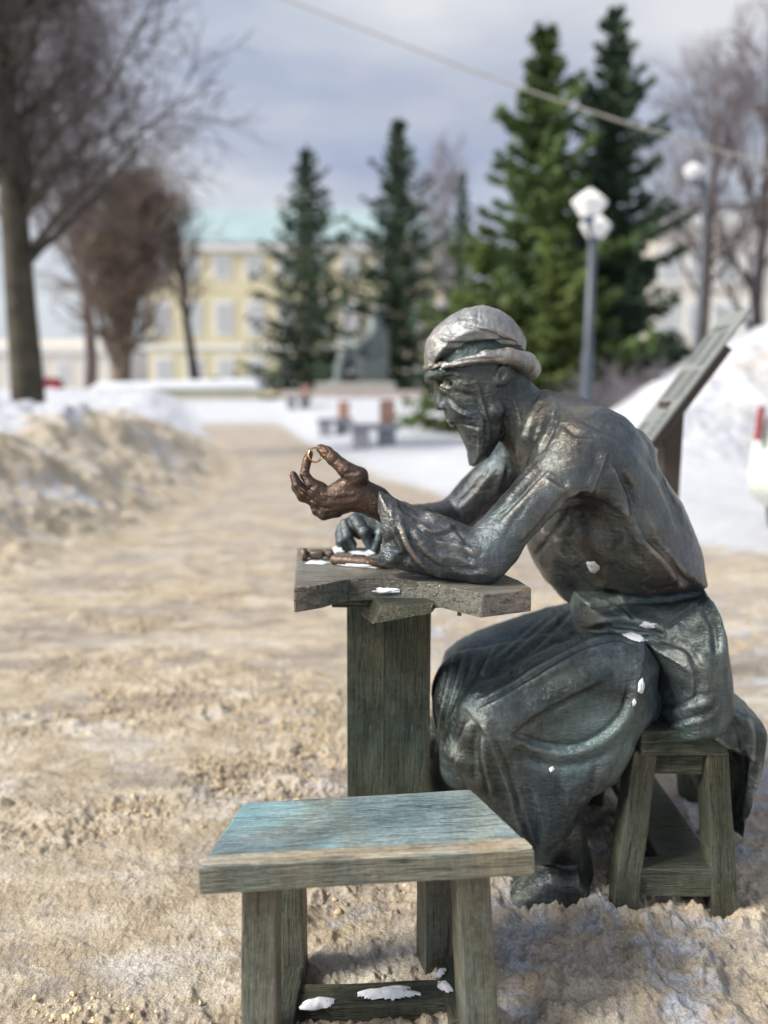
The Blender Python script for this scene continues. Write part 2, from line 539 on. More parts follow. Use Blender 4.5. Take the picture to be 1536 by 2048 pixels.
def vnormals(V, F):
    a = V[F[:, 2]] - V[F[:, 0]]; b = V[F[:, 3]] - V[F[:, 1]]
    fn = np.cross(a, b)
    N = np.zeros_like(V)
    for k in range(4):
        for m in range(3):
            N[:, m] += np.bincount(F[:, k], fn[:, m], len(V))
    return N / (np.linalg.norm(N, axis=1, keepdims=True) + 1e-12)

def relax(V, F, it=1, lam=0.5):
    e = np.concatenate([F[:, [0, 1]], F[:, [1, 2]], F[:, [2, 3]], F[:, [3, 0]]])
    cnt = np.bincount(e[:, 0], minlength=len(V)) + np.bincount(e[:, 1], minlength=len(V))
    for _ in range(it):
        A = np.zeros_like(V)
        for m in range(3):
            A[:, m] = np.bincount(e[:, 0], V[e[:, 1], m], len(V)) + np.bincount(e[:, 1], V[e[:, 0], m], len(V))
        V = V + lam * (A / np.maximum(cnt, 1)[:, None] - V)
    return V

def spline(p, m=5):
    if len(p) < 3: return p
    e = np.concatenate([[2 * p[0] - p[1]], p, [2 * p[-1] - p[-2]]])
    out = []
    for i in range(1, len(e) - 2):
        a, b, c, d = e[i - 1], e[i], e[i + 1], e[i + 2]
        for t in np.arange(m) / m:
            out.append(0.5 * (2 * b + (c - a) * t + (2 * a - 5 * b + 4 * c - d) * t * t + (3 * b - a - 3 * c + d) * t ** 3))
    out.append(p[-1])
    return np.array(out)

def strokes(V, F, lst, gain=0.76):
    """modelling strokes: each (points, width px, height m, kind) pushes the clay in or out along its normal"""
    N = vnormals(V, F)
    qx, qy = project(V)
    view = V - np.array([0, 0, HCAM]); view /= np.linalg.norm(view, axis=1, keepdims=True)
    facing = np.clip(-(N * view).sum(1) * 3.0, 0, 1)
    D = np.zeros(len(V))
    for st in lst:
        pl, w, amp = st[0], st[1], st[2]
        kind = st[3] if len(st) > 3 else 'r'
        ymax = st[4] if len(st) > 4 else 9.9
        pl = spline(np.array(pl, float))
        mw = w * (8 if kind == 's' else 5 if kind == 'f' else 3)
        ok = (qx > pl[:, 0].min() - mw) & (qx < pl[:, 0].max() + mw) & (qy > pl[:, 1].min() - mw) & (qy < pl[:, 1].max() + mw) & (V[:, 1] < ymax)
        ii = np.nonzero(ok)[0]
        if len(ii) == 0: continue
        x, y = qx[ii], qy[ii]
        best = np.full(len(ii), 1e9); side = np.zeros(len(ii)); par = np.zeros(len(ii))
        n = len(pl) - 1
        for a in range(n):
            p, q = pl[a], pl[a + 1]; e = q - p
            t = np.clip(((x - p[0]) * e[0] + (y - p[1]) * e[1]) / (e @ e + 1e-9), 0, 1)
            dx, dy = x - p[0] - t * e[0], y - p[1] - t * e[1]
            dd = np.hypot(dx, dy)
            m = dd < best
            best[m] = dd[m]; side[m] = np.sign(e[0] * dy - e[1] * dx)[m]; par[m] = ((a + t) / n)[m]
        fade = np.clip(np.minimum(par, 1 - par) * 6 + 0.25, 0, 1) if kind != 'b' else 1.0
        if kind == 's':
            sd = best * side
            g = 1 / (1 + np.exp(-sd / (w * 0.35))) * np.exp(-np.maximum(sd, 0) / (w * 3)) * (best < mw)
        elif kind == 'f':
            # a cloth fold: crest falling off slowly on one side, tight crease on the other
            sd = best * side
            g = np.where(sd > 0, np.exp(-(sd / (w * 2.2)) ** 2), np.exp(-(sd / (w * 0.7)) ** 2)) - 0.75 * np.exp(-((sd + w * 1.3) / (w * 0.6)) ** 2)
        else:
            g = np.exp(-(best / w) ** 2)
        D[ii] += gain * amp * g * fade
    return V + N * (D * facing)[:, None]

def clay(V, F, amp=0.002, scale=14.0, seed=3):
    N = vnormals(V, F)
    n = fbm(V * scale, 4, seed, 0.55) + 0.6 * fbm(V * scale * np.array([1.3, 1.0, 0.5]), 3, seed + 5, 0.5, True) - 0.2
    return V + N * (amp * n)[:, None]

def pxmap(V, Yc, py0):
    """local sculpting frame (px, py, depth px) -> world"""
    W = PN(V[:, 0], V[:, 1], Yc)
    W[:, 1] += V[:, 2] * MPP(py0, Yc)
    return W

# ------------------------------------------------------------------ GROUND
def bank_left(x, y):
    return None

# sand-strewn path outline on the ground: centre x and half width by distance
PATH_Y = np.array([0.0, 1.0, 2.0, 3.0, 4.0, 6.0, 9.0, 13.0, 18.0, 24.0, 32.0, 400.0])
PATH_L = np.array([-5.0, -4.4, -3.6, -2.7, -1.95, -1.75, -1.9, -2.7, -4.1, -6.0, -8.6, -110.])   # left edge
PATH_R = np.array([9.0, 9.0, 9.0, 6.0, 3.2, 1.25, 0.1, -0.9, -1.9, -3.2, -5.0, -60.])            # right edge

def ground_z(x, y):
    x = np.asarray(x, float); y = np.asarray(y, float)
    l = np.interp(y, PATH_Y, PATH_L); r = np.interp(y, PATH_Y, PATH_R)
    p2 = np.stack([x, y, 0 * x], -1).reshape(-1, 3)
    lump = fbm(p2 * 0.9, 3, 5).reshape(x.shape); lump2 = fbm(p2 * 2.6, 3, 9).reshape(x.shape)
    # left snow bank shovelled off the path
    dl = l - x
    bl = sstep(-0.2, 2.0, dl) * (0.84 + 0.26 * lump) * sstep(2.4, 4.8, y) * (1 - 0.45 * sstep(9, 18, y))
    bl = bl + 0.09 * lump2 * sstep(0, 1, dl) * (y < 40)
    # right side snow, shallow
    dr = x - r
    br = sstep(-0.2, 1.6, dr) * (0.10 + 0.05 * lump) * sstep(3.0, 5.0, y)
    # big shovelled heap by the parked car
    hx = (x - 7.6) / 4.1; hy = (y - 11.5) / 2.6
    heap = 2.05 * np.exp(-np.maximum(hx * hx + hy * hy - 0.15, 0) * 1.25) * (1 + 0.10 * lump2 + 0.12 * lump)
    hx = (x - 3.2) / 1.3; hy = (y - 9.0) / 1.0
    heap = heap + 0.5 * np.exp(-(hx * hx + hy * hy)) * (1 + 0.2 * lump2)
    # terrace at the far end
    ter = 1.0 * sstep(20, 34, y) + 0.5 * sstep(60, 160, y)
    z = bl + br + heap + ter
    return z

def build_ground():
    # polar sheet: fine near the bench group and inside the view, reaching the horizon
    a_f = np.linspace(-0.60, 0.60, 520)
    a_c1 = np.linspace(0.60, 2 * math.pi - 0.60, 80)[1:-1]
    ang = np.concatenate([a_f, a_c1])
    rad = np.concatenate([np.geomspace(0.01, 0.62, 16)[:-1], np.geomspace(0.62, 5.0, 560), np.geomspace(5.0, 20.0, 330)[1:], np.geomspace(20.0, 60.0, 80)[1:], np.geomspace(60, 900, 30)[1:]])
    A, R = np.meshgrid(ang, rad)
    x = (R * np.sin(A)); y = (R * np.cos(A))
    shp = x.shape
    z = ground_z(x, y)
    p = np.stack([x, y, 0 * x], -1).reshape(-1, 3)
    l = np.interp(y, PATH_Y, PATH_L).ravel(); r = np.interp(y, PATH_Y, PATH_R).ravel()
    xf, yf = x.ravel(), y.ravel()
    near = np.exp(-np.maximum(np.hypot(xf, yf) - 2.0, 0) / 3.5)
    # crumbly trodden relief: ridges drawn out across the path, lumps, fine crumbs
    q = p * np.array([3.2, 6.0, 1])
    f1 = fbm(q, 4, 21, 0.55)
    f2 = fbm(p * 14.0 * np.array([0.75, 1.25, 1]), 3, 31, 0.6)
    f3 = fbm(p * 46.0, 3, 41, 0.7)
    msk = 0.16 + 0.84 * sstep(-0.22, 0.25, fbm(p * np.array([2.6, 4.4, 1]), 4, 51))
    f4 = fbm(p * 95.0, 2, 47, 0.6)
    crumb = np.maximum(f2, 0) ** 1.3 * 0.032 * (0.15 + 1.0 * msk) + np.maximum(f3, -0.05) * 0.0135 * (0.12 + 1.0 * msk) + np.maximum(f4, 0) * 0.011 * (0.3 + 0.7 * msk)
    rel = 0.020 * f1 + crumb * (0.25 + 0.75 * near)
    zf = z.ravel() + rel * (0.4 + 0.6 * near)
    # lumps thrown up on the banks and the heap
    bm_ = sstep(-0.1, 0.4, l - xf) * (yf > 2.6) * (yf < 20) + sstep(0.15, 0.6, z.ravel()) * (xf > 2) * (yf < 18)
    zf += np.clip(bm_, 0, 1) * (0.06 * fbm(p * 3.3, 3, 83, 0.55) + 0.05 * np.maximum(fbm(p * 8.0, 3, 85, 0.6), 0))
    # boot prints trodden into the strewn snow
    gp = np.random.default_rng(99)
    for _ in range(110):
        fy = 0.8 + 4.5 * gp.random() ** 1.3; fx = gp.uniform(-0.62, 0.50) * (fy + 0.3)
        th_ = gp.uniform(0, 6.28)
        w_ = (np.abs(xf - fx) < 0.25) & (np.abs(yf - fy) < 0.25)
        ix = np.nonzero(w_)[0]
        if len(ix) == 0: continue
        dx, dy = xf[ix] - fx, yf[ix] - fy
        a = dx * math.cos(th_) - dy * math.sin(th_); b = dx * math.sin(th_) + dy * math.cos(th_)
        q2 = (a / (0.045 + 0.010 * np.sin(b * 20))) ** 2 + (b / 0.135) ** 2
        zf[ix] -= (0.0045 * sstep(1.15, 0.7, q2) - 0.002 * np.exp(-((q2 - 1.35) / 0.35) ** 2)) * gp.uniform(0.5, 1.1)
    # churned snow around the bench group on the right
    grp = np.exp(-(((xf - 0.45) / 0.55) ** 2 + ((yf - 1.2) / 0.45) ** 2))
    mound = sstep(0.0, 0.25, xf) * (1 - sstep(1.6, 2.4, xf)) * sstep(0.85, 1.30, yf) * (1 - sstep(1.7, 2.6, yf))
    zf += 0.034 * mound
    zf += grp * (0.020 * (0.5 + fbm(p * 7.0, 4, 61, 0.55)) + 0.034 * np.maximum(fbm(p * 18.0, 3, 67, 0.6), 0) + 0.014 * np.maximum(f3, 0))
    V = np.stack([xf, yf, zf], -1)
    nr, na = shp
    i = np.arange(nr - 1)[:, None] * na; j = np.arange(na)[None, :]; j2 = (j + 1) % na
    F = np.stack([i + j, i + j2, i + na + j2, i + na + j], -1).reshape(-1, 4)[:, ::-1]
    # centre cap
    c = len(V)
    me_V = np.concatenate([V, [[0, 0, 0]]])
    me = mesh_np('ground', me_V, F, True)
    # how sandy (1) or clean (0) the snow is: strewn path versus shovelled banks
    onpath = sstep(-0.5, 0.25, xf - l) * sstep(-0.45, 0.5, r - xf)
    bank = sstep(-0.2, 0.1, l - xf) * (1 - sstep(1.7, 2.7, l - xf + 1.0 * fbm(p * 0.8, 3, 77))) * (yf < 18) * (0.75 + 0.5 * fbm(p * 2.0, 3, 79))
    grpw = sstep(-0.45, 0.35, xf + 0.10 + 0.35 * fbm(p * 1.4, 3, 71)) * np.exp(-np.maximum(yf - 3.8, 0) * 0.9) + 0.5 * sstep(0.05, 0.45, fbm(p * np.array([0.5, 1.1, 1]), 3, 73))
    sand = np.clip(onpath * (1 - 0.38 * np.clip(grpw, 0, 1)) + 1.0 * bank, 0, 1)
    far = sstep(22, 27, yf)
    sand = sand * (1 - far)
    # sandy skirts on the heap
    hp = np.exp(-(((xf - 6.0) / 4.0) ** 2 + ((yf - 9.8) / 2.2) ** 2))
    sand = np.clip(sand + (0.45 + 0.35 * fbm(p * 1.1, 3, 91)) * hp, 0, 1)
    sand = np.concatenate([sand, [1.0]])
    at = me.attributes.new('sand', 'FLOAT', 'POINT'); at.data.foreach_set('value', sand.astype(np.float32))
    hi = np.concatenate([np.clip(0.5 + 12 * (rel - 0.010) + 0.4 * bank - 0.16 * (1 - near) * (1 - bank), 0, 1), [0.5]])
    at = me.attributes.new('crumb', 'FLOAT', 'POINT'); at.data.foreach_set('value', hi.astype(np.float32))
    return me

def ground_mat():
    m, nt, bs, lk = new_mat('sandy_snow')
    tc = nd(nt, 'ShaderNodeTexCoord'); co = tc.outputs['Object']
    at = nd(nt, 'ShaderNodeAttribute', attribute_name='sand')
    cr = nd(nt, 'ShaderNodeAttribute', attribute_name='crumb')
    mp = nd(nt, 'ShaderNodeMapping'); mp.inputs['Scale'].default_value = (1.0, 2.0, 1.0); lk(co, mp.inputs[0])
    n1 = nd(nt, 'ShaderNodeTexNoise', Scale=1.6, Detail=9.0, Roughness=0.62, Distortion=0.3); lk(mp.outputs[0], n1.inputs['Vector'])
    n2 = nd(nt, 'ShaderNodeTexNoise', Scale=7.0, Detail=8.0, Roughness=0.65); lk(mp.outputs[0], n2.inputs['Vector'])
    n3 = nd(nt, 'ShaderNodeTexNoise', Scale=160.0, Detail=3.0, Roughness=0.7); lk(co, n3.inputs['Vector'])
    sandc = ramp(nt, [(0.3, (0.42, 0.335, 0.23)), (0.5, (0.585, 0.49, 0.36)), (0.72, (0.78, 0.705, 0.58))], n2.outputs[0]).outputs[0]
    icec = ramp(nt, [(0.35, (0.33, 0.275, 0.22)), (0.65, (0.56, 0.49, 0.415))], n2.outputs[0]).outputs[0]
    snow = ramp(nt, [(0.3, (0.58, 0.61, 0.68)), (0.7, (0.74, 0.76, 0.80))], n2.outputs[0]).outputs[0]  # greyed and blued: dirt plus distant shade put into the snow colour
    # crumbs of wet sand over packed ice
    n6 = nd(nt, 'ShaderNodeTexNoise', Scale=13.0, Detail=6.0, Roughness=0.7); lk(mp.outputs[0], n6.inputs['Vector'])
    nm = nd(nt, 'ShaderNodeMath', operation='ADD'); lk(n1.outputs[0], nm.inputs[0]); lk(n6.outputs[0], nm.inputs[1])
    cm = nd(nt, 'ShaderNodeMath', operation='MULTIPLY_ADD'); lk(nm.outputs[0], cm.inputs[0]); cm.inputs[1].default_value = 0.62
    lk(cr.outputs['Fac'], cm.inputs[2])
    path = mixc(nt, ramp(nt, [(0.93, 0.0), (1.18, 1.0)], cm.outputs[0]).outputs[0], icec, sandc)
    # thin snow left in patches on the path
    sp = ramp(nt, [(0.56, 0.0), (0.68, 0.85)], n1.outputs[0])
    mp2 = nd(nt, 'ShaderNodeMapping'); mp2.inputs['Scale'].default_value = (0.9, 2.3, 1.0); mp2.inputs['Location'].default_value = (3.3, 1.7, 0); lk(co, mp2.inputs[0])
    n5 = nd(nt, 'ShaderNodeTexNoise', Scale=2.2, Detail=8.0, Roughness=0.66); lk(mp2.outputs[0], n5.inputs['Vector'])
    sp = ramp(nt, [(0.53, 0.0), (0.66, 0.75)], n5.outputs[0])
    path = mixc(nt, sp.outputs[0], path, (0.74, 0.70, 0.65))
    # clean snow versus sand by the strewing, broken up by noise
    add = nd(nt, 'ShaderNodeMath', operation='MULTIPLY_ADD'); lk(n2.outputs[0], add.inputs[0]); add.inputs[1].default_value = 1.7
    sub = nd(nt, 'ShaderNodeMath', operation='SUBTRACT'); lk(at.outputs['Fac'], sub.inputs[0]); sub.inputs[1].default_value = 0.85
    lk(sub.outputs[0], add.inputs[2])
    f = ramp(nt, [(0.38, 0.0), (0.60, 1.0)], add.outputs[0])
    c = mixc(nt, f.outputs[0], snow, path)
    g = ramp(nt, [(0.32, 0.66), (0.62, 1.12)], n3.outputs[0])
    c = mixc(nt, 0.75, c, mixc(nt, 1.0, c, g.outputs[0], 'MULTIPLY'))
    lk(c, bs.inputs['Base Color'])
    rg = ramp(nt, [(0.80, 0.42), (1.1, 0.80)], cm.outputs[0]); lk(rg.outputs[0], bs.inputs['Roughness'])
    bs.inputs['Specular IOR Level'].default_value = 0.4
    n4 = nd(nt, 'ShaderNodeTexNoise', Scale=55.0, Detail=6.0, Roughness=0.7); lk(co, n4.inputs['Vector'])
    b = nd(nt, 'ShaderNodeBump', Strength=0.85, Distance=0.022); lk(n4.outputs[0], b.inputs['Height'])
    b2 = nd(nt, 'ShaderNodeBump', Strength=0.6, Distance=0.008); lk(n3.outputs[0], b2.inputs['Height']); lk(b.outputs[0], b2.inputs['Normal']); lk(b2.outputs[0], bs.inputs['Normal'])
    return m

M_GROUND = ground_mat()
ground = structure(link('ground', build_ground(), M_GROUND))

def gz(x, y):
    return float(ground_z(np.array([float(x)]), np.array([float(y)]))[0])

M_SNOW = simple('snow', (0.74, 0.76, 0.80), 0.6, 0, 0.05, 12, 0.5, 60)
M_CRUMB = simple('wet_sand_crumbs', (0.60, 0.48, 0.31), 0.85, 0, 0.3, 2.5, 0.6, 150)
M_CRUMBW = simple('snow_crumbs', (0.80, 0.76, 0.70), 0.7, 0, 0.12, 5, 0.6, 120)

def crumbs(name, n, xr, yr, r0, r1, mat, label, seed, dens=None):
    g = np.random.default_rng(seed)
    bm = bmesh.new(); bmesh.ops.create_icosphere(bm, subdivisions=1, radius=1)
    bv = np.array([v.co[:] for v in bm.verts]); bf = np.array([[v.index for v in f.verts] for f in bm.faces]); bm.free()
    y = yr[0] + (yr[1] - yr[0]) * g.random(n * 6) ** 1.5; x = g.uniform(-1, 1, n * 6) * 0.5 * (xr[1] - xr[0]) * np.clip(y / 2.6, 0.3, 1) + 0.5 * (xr[0] + xr[1]) * np.clip(y / 2.6, 0.3, 1)
    pn = fbm(np.stack([x, y, 0 * x], -1) * np.array([2.6, 4.4, 1]), 4, 51)
    keep = pn > g.uniform(-0.10, 0.40, n * 6)
    if dens is not None: keep &= g.random(n * 6) < dens(x, y)
    x, y = x[keep][:n], y[keep][:n]
    m = len(x)
    r = r0 * (r1 / r0) ** (g.random(m) ** 2.6)
    z = ground_z(x, y) + 0.004
    sc = r[:, None] * g.uniform(0.6, 1.4, (m, 3)) * np.array([1.1, 1.0, 0.65])
    W = bv[None] * (1 + 0.35 * g.uniform(-1, 1, (m, len(bv), 1)))
    W = W * sc[:, None, :]
    th = g.uniform(0, 6.28, m); c, s = np.cos(th), np.sin(th)
    X = W[..., 0] * c[:, None] - W[..., 1] * s[:, None]; Y = W[..., 0] * s[:, None] + W[..., 1] * c[:, None]
    V = np.stack([X + x[:, None], Y + y[:, None], W[..., 2] + z[:, None]], -1).reshape(-1, 3)
    F = (bf[None] + (np.arange(m) * len(bv))[:, None, None]).reshape(-1, 3)
    o = link(name, mesh_np(name, V, F, True), mat)
    tag(o, label, 'crumbs', kind='stuff')
    return o

crumbs('sand_crumbs', 30000, (-1.7, 1.5), (0.72, 4.2), 0.0014, 0.0075, M_CRUMB, 'wet tan sand crumbs strewn over the trodden path', 11)
crumbs('snow_crumbs', 4500, (0.0, 1.9), (0.8, 2.2), 0.0014, 0.009, M_CRUMBW, 'pale snow crumbs churned up around the statue group', 12)

# ------------------------------------------------------------------ STATUE
YS = 1.50
statue = thing('bronze_statue', (0.45, 1.5, 0), 'bronze statue of a bearded craftsman in a cap bent over the workbench', 'statue')
parts_body = []

def pw(pts, Y):
    """outline in px on plane Y -> list of (x, z)"""
    return [(P(a, b, Y).x, P(a, b, Y).z) for a, b in pts]

def pr(r, py, Y): return r * MPP(py, Y)

# ---- head (sculpted in px units, depth negative towards the viewer)
hf = Field((838, 600, -118), (1130, 945, 118), 2.0)
hf.ell((957, 735, 0), (96, 92, 74), 0, 6, plane=(0, 1))
hf.pillow([(862, 735), (864, 752), (876, 768), (884, 790), (889, 818), (896, 838), (912, 853), (930, 880), (960, 905), (985, 880), (1003, 850), (1012, 815), (1035, 780), (1040, 720), (900, 700)], 0, 66, 62, 10, plane=(0, 1))
hf.pillow([(868, 766), (869, 790), (868.5, 810), (873, 821), (893, 820), (903, 800), (893, 768)], 0, 16, 15, 7, plane=(0, 1))
for sgn in (-1, 1):
    hf.ell((889, 812, sgn * 13), (10, 8.5, 7), 0, 4, plane=(0, 1))
    hf.chain([(859, 757, 0), (862, 751, sgn * 24), (884, 746, sgn * 47), (908, 752, sgn * 60)], [9, 10, 9, 6], 7)
    hf.ell((930, 776, sgn * 50), (30, 13, 15), 0.25, 10, plane=(0, 1))
    hf.ell((885, 769, sgn * 40), (17, 10, 20), 0.1, 6, True, plane=(0, 1))
    hf.ell((893, 766, sgn * 33), (11, 9.5, 11), 0, 2, plane=(0, 1))
    hf.chain([(880, 757, sgn * 34), (893, 754, sgn * 45), (908, 762, sgn * 52)], [4, 4.5, 4], 3)
    hf.chain([(880, 772, sgn * 34), (893, 777, sgn * 43), (908, 772, sgn * 50)], [3, 3.5, 3.5], 4)
    hf.ell((928, 815, sgn * 70), (24, 17, 8), 0.9, 14, True, plane=(0, 1))
    hf.ell((893, 818, sgn * 9), (4, 3, 4), 0, 2, True, plane=(0, 1))
    # moustache sweeping down
    hf.chain([(897, 829, sgn * 3), (912, 834, sgn * 22), (936, 845, sgn * 37), (962, 853, sgn * 47)], [8, 9, 7.5, 3.5], 4)
    # ear
    hf.ell((993, 753, sgn * 72), (14, 21, 8), 0.25, 5, plane=(0, 1))
    hf.ell((991, 750, sgn * 80), (6.5, 12, 5), 0.25, 3, True, plane=(0, 1))
    # cords of the neck
    hf.chain([(1000, 790, sgn * 46), (1030, 850, sgn * 34), (1040, 885, sgn * 18)], [11, 12, 10], 12)
    # sideburn running into the beard
    hf.chain([(972, 770, sgn * 62), (985, 820, sgn * 55), (985, 865, sgn * 36)], [9, 13, 12], 12)
hf.pillow([(898, 842), (910, 850), (917, 860), (924, 876), (934, 902), (938, 931), (947, 933), (976, 916), (994, 888), (1004, 862), (997, 832), (960, 822), (920, 834)], 0, 52, 36, 9, plane=(0, 1))
hf.ell((900, 843, 0), (8, 5, 12), 0.5, 3, plane=(0, 1))
hf.ell((905, 851, 0), (8, 5, 10), 0.5, 3, plane=(0, 1))
hf.cone((1010, 788, 0), (1070, 862, 0), 54, 64, 12)
hf.cone((1060, 860, 0), (1090, 890, 0), 60, 60, 12)
V, F = hf.mesh()
V = relax(V, F, 1, 0.4)
V = pxmap(V, YS, 760)
V = clay(V, F, 0.0011, 45.0, 3)
V = strokes(V, F, [
    ([(862, 742), (890, 735), (930, 732)], 4, 0.0012), ([(885, 757), (905, 752), (922, 760)], 2.5, -0.0025),
    ([(884, 766), (890, 763), (899, 765), (905, 770)], 1.8, -0.0022), ([(886, 772), (895, 774), (903, 771)], 1.8, -0.0015),
    ([(893, 768), (893, 768.5)], 3.0, -0.003, 'b'),
    ([(884, 790), (900, 800), (915, 814), (935, 825)], 5, -0.004), ([(900, 808), (915, 822), (945, 836)], 4, 0.003),
    ([(905, 845), (930, 850), (960, 856)], 3, -0.004),
    ([(953, 760), (962, 800), (972, 830), (978, 860), (975, 890)], 3.5, 0.003), ([(950, 800), (965, 830), (972, 850)], 3, -0.003),
    ([(930, 855), (940, 880), (945, 915)], 3, -0.002), ([(955, 850), (958, 880), (955, 915)], 3, 0.002), ([(970, 850), (972, 880), (966, 905)], 2.6, -0.002),
    ([(915, 760), (935, 768), (955, 765)], 4, 0.002), ([(910, 780), (925, 788), (945, 790)], 5, -0.003),
    ([(985, 790), (1000, 820), (1015, 850)], 5, -0.003), ([(1020, 780), (1035, 820), (1045, 860)], 4, 0.003),
    ([(866, 744), (900, 738)], 2, -0.001), ([(866, 749), (896, 744)], 2, -0.001),
])
parts_body.append((V, F))

# ---- near hand (lifted, holding the ring between thumb and forefinger)
YH = 1.33
nf = Field((570, 880, -60), (860, 1085, 60), 1.25)
nf.chain([(830, 1062, 4), (790, 1034, 4), (752, 1004, 2), (722, 985, 0)], [22, 27, 30, 28], 8, sc=(1, 1, 0.85))
nf.pillow([(735, 962), (714, 934), (694, 944), (672, 962), (655, 973), (632, 968), (612, 974), (600, 988), (612, 1006), (630, 1018), (652, 1030), (676, 1032), (704, 1024), (745, 1030)], 0, 24, 24, 8, plane=(0, 1))
# thumb
nf.chain([(716, 953, -10), (694, 940, -10), (667, 917, -2), (652, 905, 6), (642, 899, 9)], [22, 16.5, 13.2, 12.5, 9], 5)
nf.ell((641, 898, 9), (9, 8.5, 8), 0.6, 3, plane=(0, 1))
# forefinger
nf.chain([(640, 978, 0), (622, 968, -2)], [15, 13], 6)
nf.chain([(622, 968, -2), (609, 949, 2), (611, 932, 8)], [11.5, 9.8, 8.8], 3)
nf.chain([(611, 932, 8), (613, 922, 10), (618, 909, 13)], [8.8, 8.6, 7.0], 2)
# middle finger
nf.chain([(632, 990, -8), (607, 982, -14), (597, 969, -12), (587, 949, -4)], [13, 11, 10, 7.4], 4)
# ring finger
nf.chain([(634, 1000, -4), (606, 992, -8), (592, 975, 8), (588, 957, 20)], [12.5, 11, 9.5, 7.2], 4)
# little finger
nf.chain([(675, 1022, -6), (648, 1028, -8), (634, 1021, -4), (627, 1013, 6)], [12, 10.5, 9.6, 7.8], 4)
# knuckles
for q in ((627, 984, -18), (633, 1001, -17), (650, 1018, -14)):
    nf.ell(q, (9, 8, 7), 0, 5, plane=(0, 1))
V, F = nf.mesh()
V = relax(V, F, 1, 0.4)
V = pxmap(V, YH, 980)
V = clay(V, F, 0.0009, 60.0, 8)
V = strokes(V, F, [
    ([(644, 896), (652, 895), (658, 902), (654, 909), (645, 906), (644, 896)], 1.3, -0.0014, 'b'),
    ([(668, 925), (676, 918)], 2, -0.0012), ([(690, 948), (704, 944), (716, 945)], 4, -0.003), ([(683, 940), (688, 950), (680, 960)], 3, -0.002),
    ([(604, 938), (613, 936), (620, 939)], 1.6, -0.0014), ([(604, 952), (613, 954), (621, 951)], 1.6, -0.0014),
    ([(600, 978), (620, 995), (640, 1010)], 2.2, -0.003), ([(615, 972), (635, 985), (655, 985)], 2.5, -0.0025), ([(612, 1004), (640, 1014), (665, 1018)], 2.2, -0.003),
    ([(640, 985), (680, 990), (715, 985)], 5, 0.002), ([(650, 1005), (690, 1005), (720, 1000)], 5, 0.002), ([(590, 962), (598, 958)], 1.5, -0.001),
])
hand_near = (V, F)

# ---- far hand resting on the bench
YF = 1.53
ff = Field((660, 1005, -75), (830, 1118, 60), 1.25)
ff.pillow([(712, 1022), (735, 1024), (775, 1030), (790, 1070), (745, 1082), (715, 1078), (690, 1062), (690, 1038)], 0, 30, 26, 8, plane=(0, 1))
ff.chain([(712, 1036, -22), (729, 1058, -36), (743, 1090, -30)], [12, 11.5, 9], 3)
ff.chain([(691, 1046, -14), (697, 1068, -34), (706, 1084, -26)], [11.5, 11, 9], 3)
ff.chain([(682, 1058, 0), (684, 1078, -24), (696, 1094, -18)], [10, 9.6, 8], 3)
ff.chain([(677, 1070, 16), (680, 1086, 0), (694, 1100, -4)], [8.6, 8.4, 7], 3)
ff.chain([(765, 1050, -18), (757, 1075, -34), (748, 1098, -34)], [12, 10.5, 8.5], 3)
ff.cone((770, 1050, 0), (815, 1045, 0), 28, 27, 8)
ff.ell((712, 1034, -20), (13, 9, 10), 0.3, 4, plane=(0, 1))
V, F = ff.mesh(); V = relax(V, F, 1, 0.4); V = pxmap(V, YF, 1060); V = clay(V, F, 0.0008, 60.0, 9)
V = strokes(V, F, [([(716, 1056), (734, 1050)], 2, -0.0016), ([(718, 1061), (736, 1055)], 1.5, -0.0012), ([(730, 1082), (745, 1078)], 2, -0.0014), ([(736, 1090), (741, 1084), (748, 1088)], 1.5, -0.001)])
parts_body.append((V, F))

# ---- leg and shod foot under the hem
lf = Field((0.1, 1.12, -0.06), (0.62, 1.75, 0.36), 0.0045)
lf.cone(P(1115, 1650, 1.31), P(1150, 1770, 1.34), 0.052, 0.042, 0.02)
lf.pillow(pw([(982, 1812), (1008, 1778), (1048, 1748), (1092, 1724), (1150, 1722), (1172, 1750), (1188, 1815)], 1.29), 1.29, 0.05, 0.022, 0.008)
lf.cone(P(885, 1480, 1.62), P(900, 1640, 1.62), 0.06, 0.05, 0.02)
lf.pillow(pw([(800, 1660), (850, 1635), (900, 1615), (935, 1640), (935, 1680)], 1.62), 1.62, 0.05, 0.035, 0.012)
V, F = lf.mesh(); V = clay(V, F, 0.003, 22.0, 12)
parts_body.append((V, F))

def join_parts(lst):
    Vs, Fs, o = [], [], 0
    for V, F in lst:
        Vs.append(V); Fs.append(F + o); o += len(V)
    return np.concatenate(Vs), np.concatenate(Fs)

# hidden trunk that carries head, hands and legs inside the clothes
cf = Field((0.0, 1.15, 0.2), (0.75, 1.85, 1.1), 0.012)
cf.chain([P(1060, 865, 1.5), P(1180, 950, 1.5), P(1270, 1120, 1.5), P(1280, 1340, 1.5)], [0.05, 0.08, 0.07, 0.09], 0.03)
cf.chain([P(1160, 915, 1.34), P(965, 1115, 1.27), P(800, 1030, 1.33)], [0.04, 0.033, 0.028], 0.01)
cf.chain([P(1075, 910, 1.64), P(905, 1032, 1.70), P(800, 1045, 1.55)], [0.04, 0.03, 0.022], 0.01)
V, F = cf.mesh()
parts_body.append((V, F))
parts_body.append(hand_near)
V, F = join_parts(parts_body)
me = mesh_np('body', V, F)
body = link('body', me, M_SKIN, statue)
body['label'] = 'bearded face, neck, hands and shod feet of dark bronze'
me.materials.append(M_HAND)
nh = len(hand_near[1]); mi = np.zeros(len(F), np.int32); mi[-nh:] = 1
me.polygons.foreach_set('material_index', mi)

